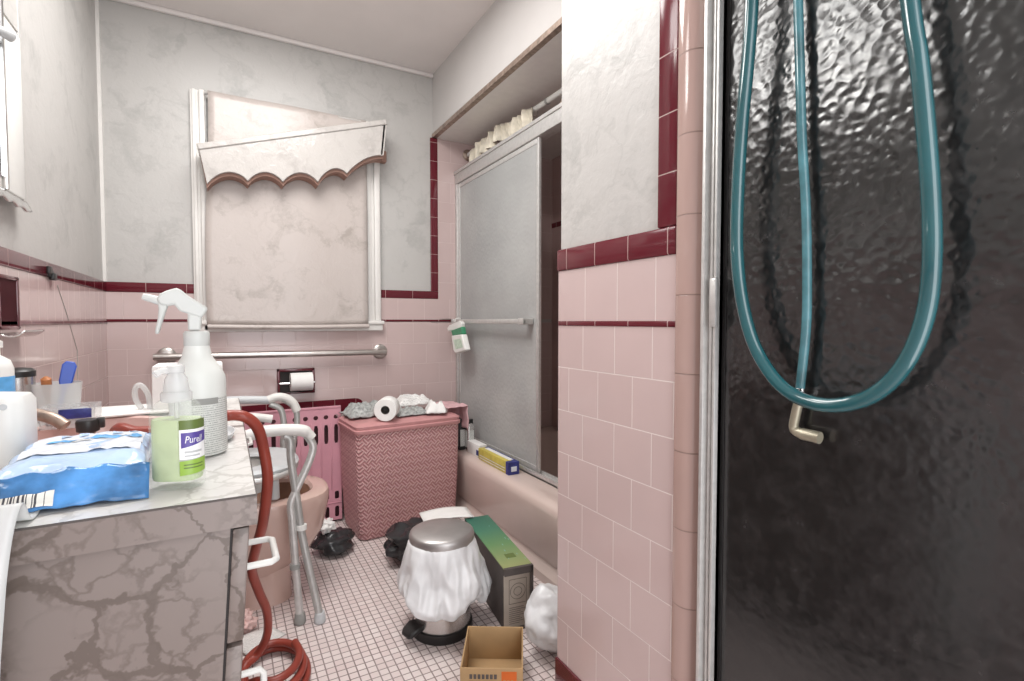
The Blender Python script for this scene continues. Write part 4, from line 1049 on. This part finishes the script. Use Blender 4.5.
# pedal points towards the camera-left
pd = Vector((-.97, -.25, 0)).normalized(); ps = Vector((-pd.y, pd.x, 0))
b = MB(); b.loft([[pd*d+ps*w*x+Vector((0, 0, z+h*y)) for x, y in ((-1, -1), (1, -1), (1, 1), (-1, 1))] for d, w, z, h in ((.085, .026, .045, .008), (.108, .030, .046, .009), (.132, .026, .036, .008), (.142, .018, .032, .005))])
b.build('pedal', 'black_plastic', t, bevel=.004)
BP = [(.1000, .302), (.108, .293), (.117, .265), (.123, .236), (.131, .208), (.140, .186), (.147, .160), (.148, .136), (.140, .116), (.128, .112), (.122, .125)]
def bagf(u, v):
    a = 2*PI*u
    f = v*(len(BP)-1); i0 = min(int(f), len(BP)-2); q = f-i0
    r = BP[i0][0]*(1-q)+BP[i0+1][0]*q; z = BP[i0][1]*(1-q)+BP[i0+1][1]*q
    ca, sa = math.cos(a), math.sin(a)
    fold = 1-abs(math.sin(a*5.5+1.6*math.sin(a*2+1)+v*.9))*2
    fold2 = 1-abs(math.sin(a*11.5+2.2*math.sin(a*3)+v*2.2))*2
    k = min(1, v*2.2)
    n1 = noise.noise((ca*1.5+4, sa*1.5, v*1.6)); n2 = noise.noise((ca*3.2, sa*3.2+2, v*3.0)); cr = abs(noise.noise((ca*4, sa*4, v*3+7)))
    right = max(0, ca*.94-sa*.34); front = max(0, ca*(-.35)-sa*.94)
    low = 1+.10*right-.04*max(0, -ca)+.22*noise.noise((ca*1.7, sa*1.7, 9))+.03*front+.07*math.sin(a*3+1)
    z = .302-(.302-z)*low
    r = r*(1+.06*right*k+.03*max(0, -ca)*k)+k*(.0016*fold+.0012*fold2+.022*n1+.012*n2-.018*cr)
    return (r*ca, r*sa, z)
b = MB(); nu, nv = 200, 40
b.loft([[bagf(i/nu, j/nv) for i in range(nu)] for j in range(nv+1)], False, False)
b.build('bin_bag', 'white_bag', t, solid=.0012, norm=True, smooth=80)

def blob(name, mat, c, sx, sy, sz, seed, label, cat, amp=.35, fr=2.2, sub=4):
    b = MB(); bmesh.ops.create_icosphere(b.b, subdivisions=sub, radius=1)
    for v in b.b.verts:
        n = v.co.normalized()
        d = 1+amp*(noise.noise(n*fr+Vector((seed, 0, seed)))-.45*abs(noise.noise(n*fr*1.7+Vector((seed, 3, 1))))-.25*abs(noise.noise(n*fr*3.6+Vector((1, seed, 1)))))+.02
        v.co = Vector((n.x*sx*d, n.y*sy*d, sz+n.z*sz*d))
        if v.co.z < .002: v.co.z = .001
    o = b.build(name, mat, smooth=70); o.location = c
    return props(o, label, cat)
blob('black_bag', 'black_bag', (.685, 2.06, .0005), .125, .115, .080, 1.2, 'crumpled black plastic bag on the floor between hamper and trash can', 'plastic bag')
blob('black_bag', 'black_bag', (.395, 2.30, .0005), .085, .09, .045, 5.1, 'black plastic bag on the floor beside the toilet in front of the radiator', 'plastic bag', .34, 1.9)
blob('tissue_wad', 'tissue', (.368, 2.315, .084), .036, .04, .030, 3.3, 'crumpled white tissue lying on the black bag near the toilet', 'tissue', .5, 2.5)
blob('white_bag', 'white_bag', (.850, 1.262, .0005), .080, .085, .098, 8.4, 'white plastic bag on the floor tucked behind the tiled partition', 'plastic bag', .30, 1.25, 5)

# green printed box
gp = Vector((.867, 1.412, 0)); GR = math.radians(-8)
t = thing('green_box', 'large carton with green printed top beside the tub behind the trash can', 'box', gp, GR)
gw, gd, gh = .100, .46, .205
b = MB(); b.box(-gw, 0, .006, gd, .003, gh-.003); b.build('carton', 'dark_card', t, bevel=.002)
box(-gw, 0, 0, gd, gh-.003, gh).build('green_top', 'green_print', t)
b = MB(); b.box(-gw, 0, -.006, .006, gh-.022, gh+.001); b.box(-.010, 0, -.006, .006, 0, gh); b.box(-gw, 0, -.006, .006, 0, .008); b.build('rim', 'dark_card', t)
fp = box(-gw, -.010, .002, .0055, .008, gh-.022).build('printed_panel', plain('grey_brown_card', (.40, .345, .29), .6, var=.06), t)
b = MB(); x0, x1 = -gw+.018, -.022
for z in (.085, .165): b.box(x0, x1, .0012, .002, z, z+.0012)
for x in (x0, x1): b.box(x-.0006, x+.0006, .0012, .002, .085, .166)
b.tube([((x0+x1)/2+.026*math.cos(a), .0016, .125+.026*math.sin(a)) for a in [2*PI*k/24 for k in range(24)]], .0008, 5, closed=True)
b.tube([((x0+x1)/2+.014*math.cos(a), .0016, .125+.014*math.sin(a)) for a in [2*PI*k/18 for k in range(18)]], .0008, 5, closed=True)
for k in range(9): b.box(x0, x0+(x1-x0)*(.6+.4*((k*37) % 10)/10), .0012, .002, .020+k*.0065, .0212+k*.0065)
b.build('line_drawing', 'dark_card', fp)
c = at(497, 545, 2, gh+.001); box(-.064, -.030, .07, .10, gh, gh+.001).build('dark_logo', 'olive', t)
# white paper flap behind the can
o = MB().grid(lambda u, v: ((u-.5)*.2, (v-.5)*.12, .01*math.sin(u*PI)), 10, 6).build('paper_sheet', 'tissue', solid=.003, norm=False); o.location = (.775, 1.935, gh+.006); o.rotation_euler = (0, 0, -.15)
props(o, 'white paper lying on the far end of the green box', 'paper')
# small open cardboard box
c0 = at(460, 668, 2, .10); c1 = at(523, 669, 2, .10)
rz = math.atan2(c1.y-c0.y, c1.x-c0.x)
t = thing('cardboard_tray', 'small open brown cardboard box on the floor in front of trash can', 'box', (c0.x, c0.y, 0), rz)
w = (c1-c0).length; d = .185; h = .10; e = .004
fr = box(0, w, 0, e, 0, h, bev=.001).build('front_wall', 'cardboard', t)
box(0, w, d-e, d, 0, h, bev=.001).build('back_wall', 'cardboard', t); box(0, e, e, d-e, 0, h, bev=.001).build('side_wall', 'cardboard', t); box(w-e, w, e, d-e, 0, h, bev=.001).build('side_wall', 'cardboard', t)
box(e, w-e, e, d-e, 0.0005, e).build('bottom', 'cardboard', t)
box(w*.66, w*.90, -.0012, 0, .050, .092).build('orange_logo', 'orange', fr)
b = MB(); 
for k in range(7): b.box(w*.15+k*w*.065, w*.15+k*w*.065+w*.045, -.001, 0, .072, .084)
for k in range(4): b.box(w*.15+k*w*.10, w*.15+k*w*.10+w*.08, -.001, 0, .060, .066)
b.build('brown_printing', 'dark_card', fr)
b = MB(); 
for k in range(3): b.box(w*.69+k*w*.06, w*.69+k*w*.06+w*.035, -.0018, -.001, .056, .070)
b.build('logo_marks', 'cardboard', fr)
# blue capped bottle behind
p = at(540, 617, 2, 0.0)
p = Vector((.905, 1.415, 0))
t = thing('blue_bottle', 'blue plastic bottle standing between the carton and the tub', 'bottle', (.915, 1.40, 0))
MB().lathe([(.020, 0), (.022, .003), (.022, .075), (.014, .088), (.010, .092)], n=24).build('body', 'blue', t)
MB().lathe([(.013, .090), (.013, .108), (.010, .110)], n=20).build('cap', 'blue', t)
# paper and pink rag near the coil
p = at(262, 640, 2, 0)
o = MB().grid(lambda u, v: ((u-.5)*.13, (v-.5)*.09, .006*math.sin(u*5)), 10, 6).build('leaflet', 'print_paper', solid=.002, norm=False); o.location = (p.x-.01, p.y, .008); o.rotation_euler = (0, 0, .5); props(o, 'printed white leaflet on the floor by the red hose coil', 'leaflet')
blob('pink_rag', plain('pale_pink_rag', (.72, .50, .47), .9, var=.15, scale=30), (.030, 1.845, .0005), .045, .05, .030, 6.6, 'crumpled pale pink rag on the floor at the foot of the toilet', 'rag', .5, 2.4)

# ------------------------------------------------------------------ on the tub rim
f0, f1 = at(503, 473, 2, RZ), at(522, 472, 2, RZ)
t = thing('foil_box', 'yellow and navy foil roll box lying along the bathtub rim', 'box', (1.112, 2.13, RZ+.0005), 0)
box(-.026, .026, -.155, .155, 0, .056, bev=.002).build('carton', 'gold', t)
b = MB(); b.box(-.0268, .0268, -.158, -.130, -.0002, .0566); b.box(.006, .0266, -.13, .15, .0300, .0566); b.build('navy_print', 'navy', t)
b = MB(); b.box(-.0272, -.0265, -.12, .14, .010, .013); b.box(-.0272, -.0265, -.12, .14, .022, .025); b.box(-.004, .018, -.12, .13, .0562, .0572); b.build('white_print', 'white_ink', t)
b = MB(); b.box(-.014, .014, -.1592, -.158, .014, .036, bev=.0004); b.build('end_print', 'wipes_label', t)
t = thing('white_carton', 'small white and navy carton behind the foil box on tub rim', 'box', (1.122, 2.385, RZ+.0005))
box(-.024, .024, -.075, .06, 0, .060, bev=.002).build('carton', 'tissue', t)
box(-.0246, .0246, -.0755, -.05, .008, .034).build('navy_band', 'navy', t)
for k, (x_, y_, h_, mt, lb_) in enumerate(((1.090, 2.505, .165, 'black_plastic', 'black bottle at the tub corner nearest the hamper'), (1.124, 2.465, .165, 'steel', 'silver and black shampoo bottle on the tub corner'))):
    t = thing('shampoo_bottle', lb_, 'bottle', (x_, y_, RZ+.0005))
    MB().loft([rrect(0, 0, .038, .030, .012, 0), rrect(0, 0, .046, .036, .014, .004), rrect(0, 0, .046, .036, .014, h_*.78), rrect(0, 0, .032, .026, .012, h_*.86), rrect(0, 0, .022, .02, .0095, h_*.88)]).build('body', mt, t)
    MB().loft([rrect(0, 0, .030, .024, .010, h_*.87), rrect(0, 0, .030, .024, .010, h_)]).build('cap', 'black_plastic', t)
    box(-.0238, -.0225, -.011, .011, .02, h_*.66).build('label', 'label_grey', t); box(-.013, .013, -.0192, -.0178, .02, h_*.66).build('label', 'label_grey', t)
# spray bottle hung on the towel bar
hp = Vector((DX-.041, 2.655, zb))
t = thing('spray_bottle', 'small green and white spray bottle hooked on the tub door towel bar', 'spray bottle', hp)
E_ = lambda pts: [at(360+x/4.257, 260+y/4.257, 0, hp.x-.046) for x, y in pts]
b = MB(); b.prism(E_([(388, 322), (432, 316), (448, 384), (405, 398), (396, 384)]), (.034, 0, 0)); b.build('body', 'white_plastic', t, world=True, bevel=.006)
b = MB(); b.prism([p+Vector((.004, 0, 0)) for p in E_([(384, 300), (428, 284), (432, 316), (390, 324)])], (.026, 0, 0)); b.build('neck', plain('green_plastic', (.05, .25, .13), .35), t, world=True, bevel=.004)
b = MB(); b.prism([p+Vector((.006, 0, 0)) for p in E_([(366, 290), (374, 278), (418, 258), (428, 268), (426, 288), (392, 300), (370, 304)])], (.022, 0, 0)); b.build('sprayer_head', 'white_plastic', t, world=True, bevel=.004)
b = MB(); b.prism([p+Vector((-.0012, 0, 0)) for p in E_([(398, 340), (430, 334), (438, 372), (408, 380)])], (.001, 0, 0)); b.build('label', plain('pale_green_label', (.55, .68, .55), .4, var=.2, scale=60), t, world=True)
MB().tube(smoothpath([hp+Vector((-.022, .0, -.002)), hp+Vector((-.016, .0, .014)), hp+Vector((.008, .0, .016)), hp+Vector((.012, 0, -.004))], 5), .003, 8).build('hook', 'white_plastic', t, world=True)

# ------------------------------------------------------------------ lights
wd = bpy.data.worlds.new('world'); S.world = wd; wd.use_nodes = True
wd.node_tree.nodes['Background'].inputs[0].default_value = (.95, .97, 1, 1); wd.node_tree.nodes['Background'].inputs[1].default_value = 1.2
def area(name, loc, rot, sx, sy, e, col=(1, 1, 1)):
    l = bpy.data.lights.new(name, 'AREA'); l.shape = 'RECTANGLE'; l.size = sx; l.size_y = sy; l.energy = e; l.color = col
    o = bpy.data.objects.new(name, l); COL.objects.link(o); o.location = loc; o.rotation_euler = rot; return o
area('ceiling_light', (.18, 1.62, CZ-.02), (0, 0, 0), .7, 1.1, 26, (1, .98, .96))
area('vanity_light', (LX+.06, 1.15, 1.92), (0, math.radians(-75), 0), .10, .28, 1.2, (1, .97, .92))
area('rear_fill_light', (.30, -.66, 1.1), (math.radians(90), 0, math.radians(13)), .85, 2.0, 14, (.98, .985, 1))  # unseen fill lamp added behind the camera to even out the room
S.view_settings.view_transform = 'Standard'; S.view_settings.look = 'None'; S.view_settings.gamma = 1; S.view_settings.use_curve_mapping = False
S.view_settings.exposure = .26
